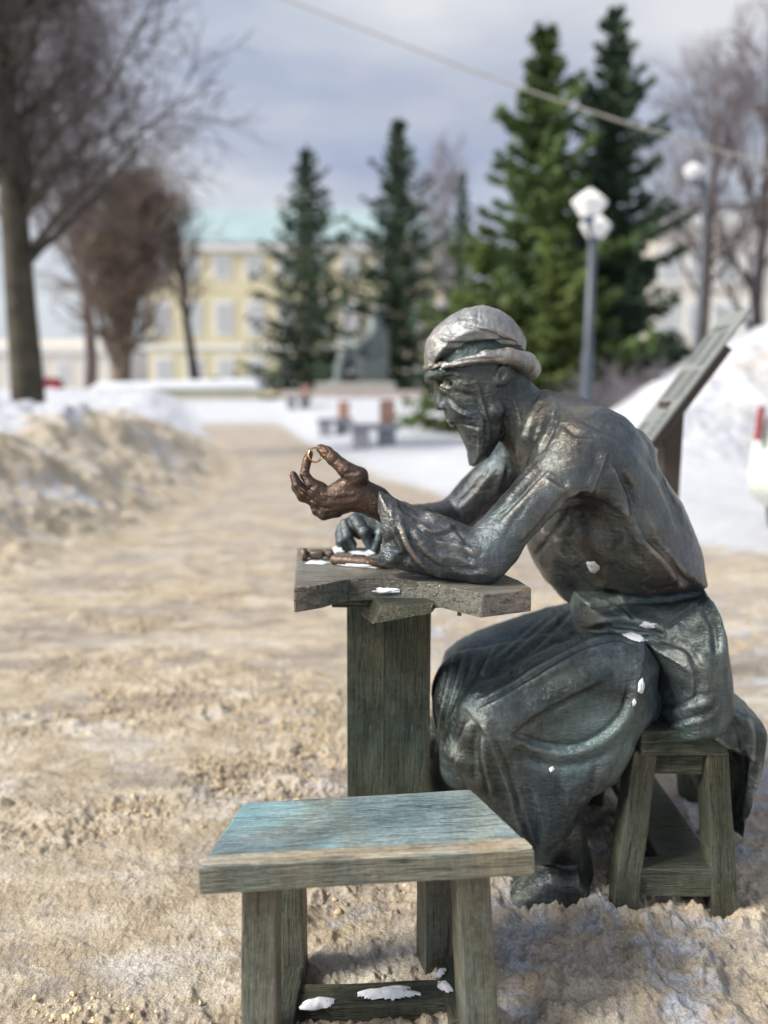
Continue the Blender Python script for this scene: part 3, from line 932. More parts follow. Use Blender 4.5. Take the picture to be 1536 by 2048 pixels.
# ---- cap
kf = Field((835, 598, -122), (1100, 775, 122), 2.0)
kf.pillow([(847, 714), (853, 679), (872, 653), (898, 632), (929, 616), (966, 611), (997, 619), (1023, 637), (1041, 661), (1051, 684), (1049, 706), (1020, 718), (960, 716), (905, 726), (860, 744), (850, 734)], 0, 86, 92, 5, plane=(0, 1))
for sgn in (-1, 1):
    kf.chain([(880, 737, sgn * 62), (915, 728, sgn * 78), (960, 718, sgn * 84), (1005, 716, sgn * 74), (1042, 728, sgn * 46), (1056, 737, 0)], [4, 8, 11, 15, 21, 24], 5)
    kf.chain([(852, 735, 0), (860, 735, sgn * 34), (885, 730, sgn * 62)], [5, 6, 5], 4)
V, F = kf.mesh(); V = relax(V, F, 2, 0.5); V = pxmap(V, YS, 700)
V = clay(V, F, 0.0012, 35.0, 15)
V = strokes(V, F, [
    ([(870, 677), (890, 686), (920, 688), (960, 685), (1005, 682), (1045, 686)], 4, -0.006), ([(880, 671), (910, 680), (960, 677), (1010, 674)], 5, 0.004),
    ([(925, 650), (950, 656), (985, 668), (1010, 680)], 3, -0.004), ([(920, 645), (950, 650), (985, 661)], 4, 0.002),
    ([(858, 738), (885, 720), (930, 708), (985, 698), (1048, 694)], 3, -0.006), ([(957, 613), (955, 640), (952, 665)], 2, -0.0015),
    ([(900, 728), (930, 720), (970, 718), (1010, 715)], 3, -0.003), ([(975, 712), (1000, 722), (1020, 735)], 5, 0.003), ([(890, 700), (920, 704), (950, 700)], 4, -0.002),
])
link('cap', mesh_np('cap', V, F), M_CAP, statue)

# ---- shirt: hunched back, near sleeve on the bench, far sleeve
sf = Field((-0.06, 1.10, 0.55), (0.78, 1.92, 1.12), 0.0042)
sf.pillow(pw([(1030, 868), (1050, 835), (1080, 800), (1100, 789), (1150, 812), (1200, 836), (1250, 870), (1290, 905), (1330, 950), (1365, 998), (1390, 1052), (1406, 1104), (1418, 1168), (1400, 1184), (1300, 1196), (1240, 1190), (1190, 1175), (1140, 1130), (1105, 1085), (1085, 1020), (1050, 960)], 1.445), 1.49, 0.185, 0.16, 0.02)
sf.pillow(pw([(1035, 980), (1048, 1075), (1066, 1120), (1090, 1160), (1125, 1200), (1170, 1222), (1340, 1215), (1340, 1100), (1200, 960)], 1.56), 1.57, 0.12, 0.10, 0.02)
sf.cone(P(1150, 915, 1.355), P(1075, 910, 1.64), 0.075, 0.06, 0.04)
sf.chain([P(1080, 842, 1.5), P(1140, 872, 1.49), P(1230, 925, 1.48)], [0.050, 0.062, 0.075], 0.05, False, (1, 1.6, 1))
# near arm
sf.cone(P(1190, 905, 1.38), P(1135, 945, 1.33), 0.085, 0.066, 0.03)
sf.cone(P(1140, 940, 1.33), P(968, 1112, 1.265), 0.062, 0.046, 0.012)
sf.pillow(pw([(756, 978), (800, 1002), (855, 1036), (900, 1052), (938, 1074), (985, 1090), (1005, 1130), (985, 1160), (940, 1169), (880, 1155), (810, 1140), (757, 1130), (752, 1060)], 1.29), 1.29, 0.058, 0.055, 0.012)
sf.cone(P(962, 1118, 1.265), P(860, 1080, 1.28), 0.045, 0.05, 0.012)
# open cuff, hollowed out
sf.chain([P(730, 1058, 1.30), P(772, 1066, 1.30), P(800, 1075, 1.30)], [0.052, 0.042, 0.02], 0.006, True, (1, 0.85, 1))
# hollow under the arm
sf.cone(P(1075, 1095, 1.28), P(1150, 1010, 1.30), 0.035, 0.035, 0.02, True)
# far arm
sf.cone(P(1085, 880, 1.62), P(1050, 900, 1.66), 0.075, 0.062, 0.03)
sf.cone(P(1052, 898, 1.66), P(905, 1038, 1.72), 0.060, 0.046, 0.012)
sf.cone(P(905, 1038, 1.72), P(800, 1050, 1.57), 0.048, 0.040, 0.012)
V, F = sf.mesh()
V = clay(V, F, 0.0026, 16.0, 23)
V = strokes(V, F, [
    ([(1213, 905), (1196, 945), (1178, 985)], 5, 0.007, 'f'), ([(1196, 895), (1180, 940), (1160, 975)], 14, -0.004),
    ([(1240, 1022), (1207, 1000), (1165, 990), (1125, 996)], 9, 0.016, 's'), ([(1140, 1035), (1190, 1050), (1240, 1095)], 36, -0.022),
    ([(1095, 1069), (1146, 1125), (1184, 1162), (1240, 1186), (1300, 1188)], 8, 0.011, 'f'), ([(1120, 1060), (1170, 1115), (1215, 1150)], 14, -0.010),
    ([(1286, 1083), (1333, 1125), (1355, 1160), (1372, 1172)], 7, 0.010, 'f'), ([(1372, 1150), (1340, 1110), (1300, 1060)], 9, 0.006, 'f'),
    ([(1272, 1172), (1310, 1187), (1351, 1172), (1362, 1150)], 5, 0.007, 'f'), ([(1280, 1110), (1295, 1135)], 4, -0.005), ([(1240, 1040), (1262, 1085), (1275, 1130)], 8, -0.005),
    ([(1240, 890), (1290, 950), (1320, 1010), (1345, 1080)], 18, 0.010, 'f'), ([(1310, 1070), (1285, 1010), (1250, 940)], 12, 0.009, 'f'), ([(1215, 925), (1245, 985), (1255, 1040)], 9, 0.008, 'f'),
    ([(1120, 860), (1150, 880), (1190, 885)], 9, 0.007, 'f'), ([(1130, 830), (1180, 862), (1225, 880)], 8, 0.004, 'f'),
    ([(1090, 792), (1066, 830), (1048, 880), (1040, 930)], 6, 0.012, 's'), ([(1112, 815), (1098, 860), (1075, 900)], 6, 0.007, 'f'), ([(1078, 850), (1068, 890), (1050, 940)], 4, 0.006, 'f'),
    ([(1000, 1050), (1050, 1000), (1110, 935)], 9, 0.008, 'f'), ([(1130, 965), (1080, 1030), (1030, 1085)], 11, 0.006, 'f'), ([(1005, 1005), (1035, 975), (1080, 925)], 6, 0.006, 'f'),
    ([(1060, 1000), (1030, 1040), (1010, 1075)], 5, -0.004), ([(1090, 960), (1125, 978), (1140, 960)], 5, 0.006, 'f'), ([(1140, 1000), (1100, 1060), (1050, 1120)], 8, 0.005, 'f'),
    ([(831, 1013), (859, 1028), (887, 1045), (905, 1055)], 4, 0.009, 'f'), ([(905, 1055), (885, 1063), (858, 1064), (836, 1048)], 4, 0.006, 'f'),
    ([(894, 1155), (848, 1131), (815, 1095), (799, 1050)], 7, 0.013, 'f'), ([(770, 1075), (790, 1105), (815, 1130)], 15, -0.018), ([(890, 1128), (850, 1100), (822, 1055)], 9, 0.008, 'f'),
    ([(930, 1082), (928, 1100), (940, 1120)], 6, -0.008), ([(905, 1062), (930, 1090), (965, 1100)], 5, 0.008, 'f'), ([(870, 1082), (915, 1090), (955, 1108)], 4, 0.006, 'f'), ([(880, 1108), (920, 1114), (955, 1130)], 4, 0.005, 'f'), ([(900, 1135), (935, 1145), (975, 1140)], 4, 0.005, 'f'),
    ([(760, 985), (775, 1010), (770, 1050)], 5, -0.004), ([(756, 985), (757, 1060), (758, 1128)], 4, 0.005), ([(790, 1000), (800, 1025), (830, 1045)], 5, 0.006, 'f'),
    ([(925, 1010), (950, 985), (985, 940)], 6, 0.006, 'f'), ([(1010, 930), (1000, 970), (985, 1000)], 5, 0.006, 'f'), ([(960, 975), (975, 1000), (965, 1030)], 5, -0.005),
], 0.60)
link('shirt', mesh_np('shirt', V, F), M_SHIRT, statue)

# ---- skirt of the shirt below the belt and over the hip
tf = Field((0.30, 1.12, 0.26), (0.80, 1.84, 0.76), 0.0042)
tf.pillow(pw([(1160, 1238), (1163, 1200), (1240, 1180), (1330, 1172), (1408, 1162), (1414, 1200), (1340, 1290), (1250, 1300), (1165, 1280)], 1.42), 1.47, 0.155, 0.10, 0.02)
tf.pillow(pw([(1255, 1262), (1300, 1246), (1350, 1222), (1410, 1188), (1420, 1184), (1436, 1240), (1441, 1290), (1448, 1345), (1450, 1385), (1432, 1432), (1392, 1458), (1330, 1464), (1296, 1460), (1288, 1430), (1284, 1345), (1270, 1300)], 1.375), 1.455, 0.212, 0.060, 0.03)
V, F = tf.mesh(); V = clay(V, F, 0.0026, 16.0, 33)
V = strokes(V, F, [
    ([(1165, 1215), (1240, 1200), (1330, 1200), (1420, 1182)], 7, -0.012), ([(1340, 1266), (1290, 1248), (1230, 1240), (1175, 1252)], 7, 0.011, 'f'), ([(1180, 1262), (1240, 1254), (1300, 1264)], 4, -0.005),
    ([(1225, 1205), (1245, 1225), (1260, 1250)], 5, 0.007, 'f'), ([(1340, 1262), (1385, 1230), (1404, 1212)], 7, 0.009, 'f'), ([(1395, 1225), (1415, 1260), (1420, 1310)], 9, 0.008, 'f'), ([(1330, 1300), (1350, 1370), (1345, 1430)], 26, -0.006),
    ([(1400, 1420), (1412, 1360), (1392, 1300)], 12, 0.008, 'f'), ([(1300, 1454), (1350, 1450), (1410, 1434), (1440, 1400)], 5, 0.005, 'f'), ([(1310, 1425), (1370, 1415), (1425, 1390)], 7, 0.006, 'f'), ([(1320, 1290), (1370, 1310), (1400, 1350)], 8, 0.006, 'f'),
    ([(1288, 1320), (1293, 1390), (1298, 1455)], 6, 0.010, 's'),
])
link('shirt_skirt', mesh_np('shirt_skirt', V, F), M_CLOTH, statue)

# ---- long robe over the knees
rf = Field((0.04, 1.06, 0.02), (0.60, 1.86, 0.68), 0.0042)
rf.pillow(pw([(1165, 1212), (1100, 1226), (1030, 1249), (960, 1274), (915, 1297), (891, 1316), (880, 1354), (867, 1400), (860, 1480), (864, 1522), (900, 1545), (1000, 1570), (1100, 1570), (1250, 1500), (1330, 1400), (1300, 1220)], 1.60), 1.62, 0.12, 0.09, 0.02)
rf.pillow(pw([(920, 1450), (945, 1422), (1000, 1388), (1060, 1352), (1130, 1315), (1200, 1290), (1300, 1290), (1335, 1340), (1330, 1440), (1290, 1500), (1268, 1546), (1244, 1583), (1194, 1610), (1174, 1640), (1156, 1696), (1118, 1752), (1078, 1750), (1040, 1716), (980, 1662), (930, 1590), (893, 1527)], 1.27), 1.325, 0.085, 0.09, 0.02)
rf.cone(P(1290, 1330, 1.48), P(955, 1380, 1.44), 0.10, 0.085, 0.05)
rf.cone(P(945, 1400, 1.42), P(930, 1530, 1.42), 0.08, 0.055, 0.04)
rf.cone(P(1250, 1395, 1.38), P(990, 1440, 1.29), 0.075, 0.068, 0.03)
# hollow below the hem at the front
rf.ell(P(892, 1572, 1.50), (0.045, 0.16, 0.055), 0, 0.01, True)
V, F = rf.mesh(); V = clay(V, F, 0.0027, 15.0, 43)
V = strokes(V, F, [
    ([(960, 1420), (1006, 1399), (1062, 1366), (1118, 1332), (1174, 1304), (1230, 1290), (1267, 1297)], 7, 0.013, 'f'), ([(1262, 1318), (1220, 1306), (1174, 1320), (1118, 1348), (1062, 1382)], 5, -0.005),
    ([(955, 1404), (1020, 1372), (1080, 1335), (1140, 1303), (1190, 1280), (1240, 1272)], 6, 0.010, 'f'), ([(1030, 1350), (1080, 1316), (1140, 1283), (1200, 1262)], 6, 0.010, 'f'),
    ([(1060, 1470), (1140, 1430), (1235, 1390)], 48, -0.026, 'b'), ([(1018, 1478), (1081, 1502), (1155, 1502), (1221, 1468), (1263, 1419), (1275, 1360)], 8, 0.013, 'f'), ([(1040, 1530), (1110, 1545), (1180, 1535), (1240, 1505)], 10, 0.006, 'f'),
    ([(1210, 1352), (1130, 1392), (1060, 1432), (1020, 1475)], 11, 0.010, 'f'),
    ([(1067, 1700), (1034, 1647), (1016, 1587), (992, 1517), (974, 1470), (946, 1433)], 7, 0.016, 's'), ([(1078, 1712), (1046, 1650), (1027, 1587), (1003, 1517), (984, 1470)], 6, -0.012),
    ([(912, 1530), (925, 1480), (940, 1440)], 6, 0.012, 'f'), ([(955, 1450), (945, 1500), (950, 1560)], 7, -0.010), ([(985, 1590), (968, 1520), (965, 1470)], 6, 0.010, 'f'), ([(925, 1455), (905, 1495)], 5, -0.008),
    ([(872, 1518), (880, 1450), (892, 1380), (913, 1300)], 6, 0.010, 'f'), ([(884, 1520), (892, 1460), (908, 1390), (930, 1306)], 6, 0.010, 'f'), ([(905, 1450), (925, 1390), (950, 1310)], 7, 0.010, 'f'), ([(925, 1425), (950, 1375), (978, 1318)], 7, 0.010, 'f'),
    ([(955, 1352), (970, 1330), (990, 1298)], 7, 0.009, 'f'), ([(1020, 1345), (1090, 1290), (1152, 1226)], 7, 0.010, 'f'), ([(1000, 1335), (1065, 1280), (1125, 1226)], 7, 0.009, 'f'), ([(980, 1330), (1035, 1285), (1090, 1238)], 7, 0.008, 'f'), ([(1160, 1250), (1130, 1285), (1090, 1310)], 5, -0.008),
    ([(1095, 1705), (1085, 1640), (1060, 1560)], 12, 0.009, 'f'), ([(1120, 1680), (1135, 1620), (1130, 1560)], 12, 0.009, 'f'), ([(1170, 1610), (1190, 1580), (1205, 1530)], 11, 0.008, 'f'), ([(1225, 1570), (1245, 1530), (1265, 1480)], 8, 0.007, 'f'),
    ([(1244, 1580), (1200, 1600), (1170, 1625), (1142, 1675), (1105, 1712)], 5, 0.006),
], 0.52)
link('robe', mesh_np('robe', V, F), M_CLOTH, statue)

# ---- coat tail thrown over the seat behind him
df = Field((0.52, 1.14, 0.05), (0.86, 1.80, 0.48), 0.0042)
df.pillow(pw([(1385, 1450), (1420, 1400), (1446, 1385), (1490, 1405), (1522, 1428), (1531, 1448), (1524, 1500), (1503, 1590), (1487, 1670), (1466, 1676), (1474, 1600), (1478, 1530), (1474, 1512), (1440, 1495), (1392, 1466)], 1.31), 1.42, 0.155, 0.022, 0.008)
V, F = df.mesh(); V = clay(V, F, 0.0028, 20.0, 53)
V = strokes(V, F, [([(1400, 1450), (1450, 1490), (1480, 1525)], 6, 0.008), ([(1450, 1420), (1480, 1460), (1490, 1500)], 9, -0.008), ([(1495, 1430), (1508, 1480), (1500, 1560), (1485, 1640)], 5, 0.007), ([(1485, 1480), (1490, 1560), (1475, 1640)], 6, -0.008)])
link('coat_tail', mesh_np('coat_tail', V, F), M_CLOTH, statue)

# ------------------------------------------------------------------ RING
def torus(R, r, n=40, m=14, flat=1.6):
    V, F = [], []
    for i in range(n):
        a = 2 * math.pi * i / n
        for j in range(m):
            b = 2 * math.pi * j / m
            q = R + r * math.cos(b)
            V.append((q * math.cos(a), q * math.sin(a), flat * r * math.sin(b)))
    for i in range(n):
        for j in range(m):
            F.append((i * m + j, ((i + 1) % n) * m + j, ((i + 1) % n) * m + (j + 1) % m, i * m + (j + 1) % m))
    return V, F
tv, tf_ = torus(0.0134, 0.0019, flat=3.2)
rc = P(629.5, 910, YH + 0.012)
ring = link('finger_ring', mesh_np('finger_ring', tv, tf_), M_GOLD, None, frame(rc, Vector((0.42, -0.9, 0.18))))
tag(ring, 'small shiny golden ring held up between thumb and forefinger', 'ring')

# ------------------------------------------------------------------ WORKBENCH
ZT = 0.68
def slab(name, outline, z0, z1, mat, parent, gdir=Vector((1, 0, 0)), bevel=0.004, rough=0.0015, seed=0):
    ctr = sum((Vector((a, b, 0)) for a, b in outline), Vector()) / len(outline)
    ctr.z = (z0 + z1) / 2
    ax = gdir.normalized(); az = Vector((0, 0, 1)); ay = az.cross(ax)
    M = Matrix.Translation(ctr) @ Matrix((ax, ay, az)).transposed().to_4x4(); Mi = M.inverted()
    bm = bmesh.new()
    bot = [bm.verts.new(Mi @ Vector((a, b, z0))) for a, b in outline]; top = [bm.verts.new(Mi @ Vector((a, b, z1))) for a, b in outline]
    n = len(outline)
    bm.faces.new(bot[::-1]); bm.faces.new(top)
    for i in range(n):
        bm.faces.new((bot[i], bot[(i + 1) % n], top[(i + 1) % n], top[i]))
    bmesh.ops.recalc_face_normals(bm, faces=bm.faces)
    bmesh.ops.bevel(bm, geom=list(bm.edges), offset=bevel, segments=2, profile=0.6, affect='EDGES')
    for v in bm.verts:
        v.co += Vector((mnoise.noise(v.co * 25 + Vector((seed, 0, 0))), mnoise.noise(v.co * 25 + Vector((0, 9 + seed, 0))), mnoise.noise(v.co * 21 + Vector((0, 0, 5))))) * rough
    me = bpy.data.meshes.new(name); bm.to_mesh(me); bm.free()
    return link(name, me, mat, parent, M)

bench = thing('workbench', (0.0, 1.42, 0), 'bronze workbench with a thick scooped-out top on one broad plank post', 'workbench')
gtop = lambda px, py: tuple(G(px, py, ZT)[:2])
ol = [gtop(586, 1178), gtop(645, 1169), gtop(670, 1162), gtop(700, 1157), gtop(757, 1154), gtop(806, 1158), gtop(876, 1168), gtop(961, 1187), gtop(1063, 1175), gtop(1040, 1160), gtop(1005, 1146), gtop(960, 1120), gtop(930, 1098), gtop(700, 1094), gtop(594, 1095)]
slab('table_top', ol, ZT - 0.043, ZT, M_TABLE, bench, Vector((1, 0.1, 0)), 0.004, 0.002)
# post of two upright boards
def post_board(px0, px1, Y0, Y1, ztop, seed):
    a = P(px0, 1400, Y0).x; b = P(px1, 1400, Y0).x
    a2 = P(px0 - 3, 1400, Y0).x; b2 = P(px1 - 2, 1400, Y0).x
    hexa('board', [(a2, Y0, -0.05), (b2, Y0, -0.05), (b2, Y1, -0.05), (a2, Y1, -0.05), (a, Y0, ztop), (b, Y0, ztop), (b, Y1, ztop), (a, Y1, ztop)], M_WOOD, bench, 0.0015, 0.0008, 4, (0, 4), seed)
post_board(695, 769.5, 1.40, 1.55, ZT - 0.06, 1)
post_board(770, 861, 1.4005, 1.55, ZT - 0.06, 2)
# cross beam under the top and the stub of beam that juts towards the viewer
xa, xb = P(664, 1220, 1.34).x, P(892, 1220, 1.34).x
box('cross_beam', xa, xb, 1.315, 1.45, ZT - 0.066, ZT - 0.046, M_WOOD, bench, 0.004, rough=0.002, cuts=2)
c = [P(744, 1250, 1.20), P(862, 1228, 1.19), P(872, 1215, 1.36), P(720, 1232, 1.36), P(764, 1213, 1.20), P(869, 1205, 1.19), P(838, 1184, 1.36), P(735, 1182, 1.36)]
hexa('beam_end', c, M_WOOD, bench, 0.004, 0.003, 3, (0, 3), 5)
pg = P(919, 1218, 1.27)
pv, pf = lathe([(0.0, -0.012), (0.004, -0.012), (0.004, 0.02), (0.0, 0.02)], 10)
link('peg', mesh_np('peg', pv, pf), M_TOOL, bench, Matrix.Translation(pg))

# hammer on the bench
hz = ZT
hp = lambda px, py, r: G(px, py, hz + r)
ham = thing('hammer', hp(640, 1112, 0), 'small ball-peen hammer lying on the workbench by the resting hand', 'hammer')
A = hp(604, 1109, 0.012); B = hp(668, 1108, 0.012)
L_ = (B - A).length
pv, pf = lathe([(0, 0), (0.0125, 0.0), (0.0135, 0.002), (0.0135, 0.006), (0.012, 0.009), (0.006, 0.012), (0.0055, 0.016), (0.0085, 0.018), (0.0092, 0.022), (0.0092, L_ * 0.60), (0.0085, L_ * 0.64), (0.0048, L_ * 0.68), (0.0048, L_ * 0.74), (0.0075, L_ * 0.78), (0.0092, L_ * 0.85), (0.0092, L_ * 0.90), (0.0070, L_ * 0.96), (0, L_)], 20)
link('hammer_head', mesh_np('hammer_head', pv, pf), M_TOOL, ham, frame(A, B - A))
A2 = hp(664, 1119, 0.010); B2 = hp(775, 1128, 0.010)
pv, pf = lathe([(0, 0), (0.0085, 0.0), (0.0098, 0.002), (0.0098, 0.05), (0.0094, (B2 - A2).length), (0, (B2 - A2).length)], 18)
link('hammer_handle', mesh_np('hammer_handle', pv, pf), M_TOOL, ham, frame(A2, B2 - A2))

# ------------------------------------------------------------------ STOOL UNDER THE STATUE
seat = thing('statue_stool', (0.56, 1.42, 0), 'bronze four-legged stool the statue sits on, with wood-grain legs', 'stool')
y0, y1 = 1.27, 1.62
xl, xr_ = P(1283, 1480, y0).x, P(1512, 1480, y0).x
zs1 = P(1300, 1462, y0).z; zs0 = P(1300, 1516, y0).z
box('seat_plank', xl, xr_ - 0.05, y0, y1, zs0 + 0.004, zs1, M_WOOD, seat, 0.004, rough=0.0015, cuts=3)
def leg(parent, top, bot, wt, wb, dt, db, mat, name='leg', yaw=0.0, seed=0):
    c, s = math.cos(yaw), math.sin(yaw)
    pts = []
    for ctr, w, d in ((bot, wb, db), (top, wt, dt)):
        for sx, sy in ((-1, -1), (1, -1), (1, 1), (-1, 1)):
            lx, ly = sx * w / 2, sy * d / 2
            pts.append(Vector((ctr[0] + lx * c - ly * s, ctr[1] + lx * s + ly * c, ctr[2])))
    return hexa(name, pts, mat, parent, 0.004, 0.0022, 4, (0, 4), seed)
zleg = zs0 + 0.01
def onz(px, py, Y, z):
    q = P(px, py, Y); return Vector((q.x, Y, z))
sl_legs = [((1281, 1525, 1.30), (1234, 1800, 1.25)), ((1422, 1515, 1.30), (1452, 1795, 1.25)), ((1200, 1540, 1.58), (1172, 1690, 1.66)), ((1350, 1540, 1.58), (1385, 1700, 1.66))]
for k, (t, b) in enumerate(sl_legs):
    leg(seat, onz(*t, zleg), onz(*b, -0.04), 0.044, 0.050, 0.05, 0.055, M_WOOD, seed=k)
f0, f1 = onz(1266, 1740, 1.255, 0), onz(1432, 1740, 1.255, 0)
zr0, zr1 = P(1300, 1790, 1.25).z, P(1300, 1735, 1.25).z
box('stretcher', f0.x, f1.x, 1.245, 1.285, zr0, zr1, M_WOOD, seat, 0.004, rough=0.002, cuts=3)
box('apron', onz(1290, 1530, 1.30, 0).x, onz(1400, 1530, 1.30, 0).x, 1.285, 1.31, P(1300, 1546, 1.29).z, zs0 + 0.002, M_WOOD, seat, 0.003, rough=0.001, cuts=3)
box('stretcher', onz(1180, 1650, 1.65, 0).x, onz(1380, 1650, 1.65, 0).x, 1.63, 1.67, P(1300, 1690, 1.65).z, P(1300, 1645, 1.65).z, M_WOOD, seat, 0.004, rough=0.002, cuts=3)
box('foot_board', onz(1275, 1700, 1.4, 0).x, onz(1375, 1700, 1.4, 0).x, 1.287, 1.628, zr1 - 0.03, zr1 - 0.006, M_WOOD, seat, 0.004, rough=0.002, cuts=2)

# ------------------------------------------------------------------ FRONT STOOL
fst = thing('front_stool', (-0.02, 1.05, 0), 'empty bronze stool with a weathered blue-green seat, sky sheen painted in, in the foreground', 'stool')
FL, FR, BR, BL = P(395, 1736, 0.940), P(1071, 1698, 0.972), P(941, 1578, 1.185), P(487, 1604, 1.160)
nrm = (FR - FL).cross(BL - FL).normalized()
th = 0.040
c8 = [FL - nrm * th, FR - nrm * th, BR - nrm * th, BL - nrm * th, FL, FR, BR, BL]
sb = hexa('seat_board', c8, M_STOOL, fst, 0.005, 0.0012, 4, (0, 1), 3)
sb.data.materials.append(M_LEG)
sb.data.update()
for p_ in sb.data.polygons:
    if (sb.matrix_basis.to_3x3() @ p_.normal).dot(nrm) < 0.6: p_.material_index = 1  # only the top faces keep the sky-lightened colour
# worn front lip, a slightly raised moulding
e = 0.034
fl2 = FL + (BL - FL) * (e / (BL - FL).length); fr2 = FR + (BR - FR) * (e / (BR - FR).length)
up = nrm * 0.0025
a_ = FL + (FR - FL).normalized() * 0.004; b_ = FR - (FR - FL).normalized() * 0.004
M_LIP = bronze('bronze_worn_lip', (0.26, 0.24, 0.19), (0.54, 0.50, 0.40), (0.25, 0.30, 0.27), (0.75, 0.66, 0.50), 0.3, 0.7, grain=True, rough=0.4, metal=0.3)
ins_ = (BL - FL).normalized() * 0.003
hexa('front_lip', [a_ + ins_ - nrm * 0.004, b_ + ins_ - nrm * 0.004, fr2 - nrm * 0.004, fl2 - nrm * 0.004, a_ + ins_ + up, b_ + ins_ + up, fr2 + up * 0.5, fl2 + up * 0.5], M_LIP, fst, 0.002, 0.0008, 4, (0, 1), 8)
ztop = lambda q: q.z - th - 0.002
def seat_z(x, y):
    """underside of the seat"""
    d = -(nrm.x * (x - FL.x) + nrm.y * (y - FL.y)) / nrm.z
    return FL.z + d - th / nrm.z
def stool_leg(tx, ty, bx, by, w, d, seed, yaw=0.0):
    leg(fst, (tx, ty, seat_z(tx, ty) + 0.004), (bx, by, -0.04), w, w * 1.06, d, d * 1.06, M_LEG, seed=seed, yaw=yaw)
def lx(px, Y, py=1900): return P(px, py, Y).x
stool_leg(lx(525, 0.985, 1800), 0.985, lx(521, 0.945, 2080), 0.945, 0.050, 0.062, 1)
stool_leg(lx(936, 1.005, 1780), 1.005, lx(965, 0.965, 2060), 0.965, 0.050, 0.062, 2, 0.12)
stool_leg(lx(582, 1.12, 1720), 1.12, lx(592, 1.135, 1990), 1.135, 0.040, 0.055, 3)
stool_leg(lx(868, 1.13, 1720), 1.13, lx(868, 1.15, 1970), 1.15, 0.048, 0.055, 4, 0.25)
zr = 0.05
xA, xB = lx(522, 0.96, 2030), lx(590, 1.12, 1985)
hexa('side_rail', [(xA + 0.012, 0.975, 0.0), (xA + 0.042, 0.975, 0.0), (xB + 0.018, 1.12, 0.0), (xB - 0.012, 1.12, 0.0), (xA + 0.012, 0.975, zr - 0.006), (xA + 0.042, 0.975, zr - 0.006), (xB + 0.018, 1.12, zr - 0.006), (xB - 0.012, 1.12, zr - 0.006)], M_WOOD, fst, 0.003, 0.002, 2, (0, 3), 3)
xC, xD = lx(958, 0.98, 2030), lx(880, 1.14, 1970)
hexa('side_rail', [(xC - 0.042, 0.99, 0.0), (xC - 0.012, 0.99, 0.0), (xD + 0.02, 1.14, 0.0), (xD - 0.012, 1.14, 0.0), (xC - 0.042, 0.99, zr), (xC - 0.012, 0.99, zr), (xD + 0.02, 1.14, zr), (xD - 0.012, 1.14, zr)], M_WOOD, fst, 0.003, 0.002, 2, (0, 3), 4)
xE, xF = lx(572, 1.05, 2010), lx(912, 1.06, 2000)
hexa('cross_rail', [(xE, 1.025, 0.0), (xF, 1.035, 0.0), (xF, 1.085, 0.0), (xE, 1.075, 0.0), (xE, 1.025, zr - 0.012), (xF, 1.035, zr - 0.012), (xF, 1.085, zr - 0.012), (xE, 1.075, zr - 0.012)], M_WOOD, fst, 0.003, 0.003, 4, (0, 1), 5)

# ------------------------------------------------------------------ snow remnants on the bronze
def snow_on(px, py, rx, ry, rot, thick, label, seed):
    """thin crust of snow lying on whatever surface is there"""
    g = 15
    base = hit(px, py)
    if base[0] is None: return
    y0_ = base[0].y
    V, ok = [], {}
    c, s_ = math.cos(rot), math.sin(rot)
    for i in range(-g, g + 1):
        for j in range(-g, g + 1):
            u, v = i / g, j / g
            a = math.atan2(v, u); rr = math.hypot(u, v)
            lim = 0.70 + 0.34 * mnoise.noise(Vector((math.cos(a) * 1.3 + seed * 5, math.sin(a) * 1.3, seed))) + 0.05 * mnoise.noise(Vector((math.cos(a) * 4 + seed, math.sin(a) * 4, 3)))
            if rr > lim: continue
            x = px + rx * u * c - ry * v * s_; y = py + rx * u * s_ + ry * v * c
            loc, n = hit(x, y)
            if loc is None or abs(loc.y - y0_) > 0.09: continue
            t = thick * (max(0.0, 1 - (rr / lim) ** 2.5)) * (1 + 0.3 * mnoise.noise(Vector((u * 4, v * 4, seed)))) + 0.0006
            ok[(i, j)] = len(V); V.append(loc + n * t)
    F = [(ok[(i, j)], ok[(i + 1, j)], ok[(i + 1, j + 1)], ok[(i, j + 1)]) for (i, j) in ok if (i + 1, j) in ok and (i + 1, j + 1) in ok and (i, j + 1) in ok]
    if not F: return
    me = mesh_np('snow_patch', np.array([v[:] for v in V]), np.array(F)[:, ::-1])
    tag(link('snow_patch', me, M_SNOW), label, 'snow', 'snow remnants on the bronze')
bpy.context.view_layer.update()
deps = bpy.context.evaluated_depsgraph_get()
def hit(px, py):
    o = Vector((0, 0, HCAM)); d = (P(px, py, 1.0) - o).normalized()
    ok, loc, n, *_ = SC.ray_cast(deps, o + d * 0.2, d)
    return loc, n
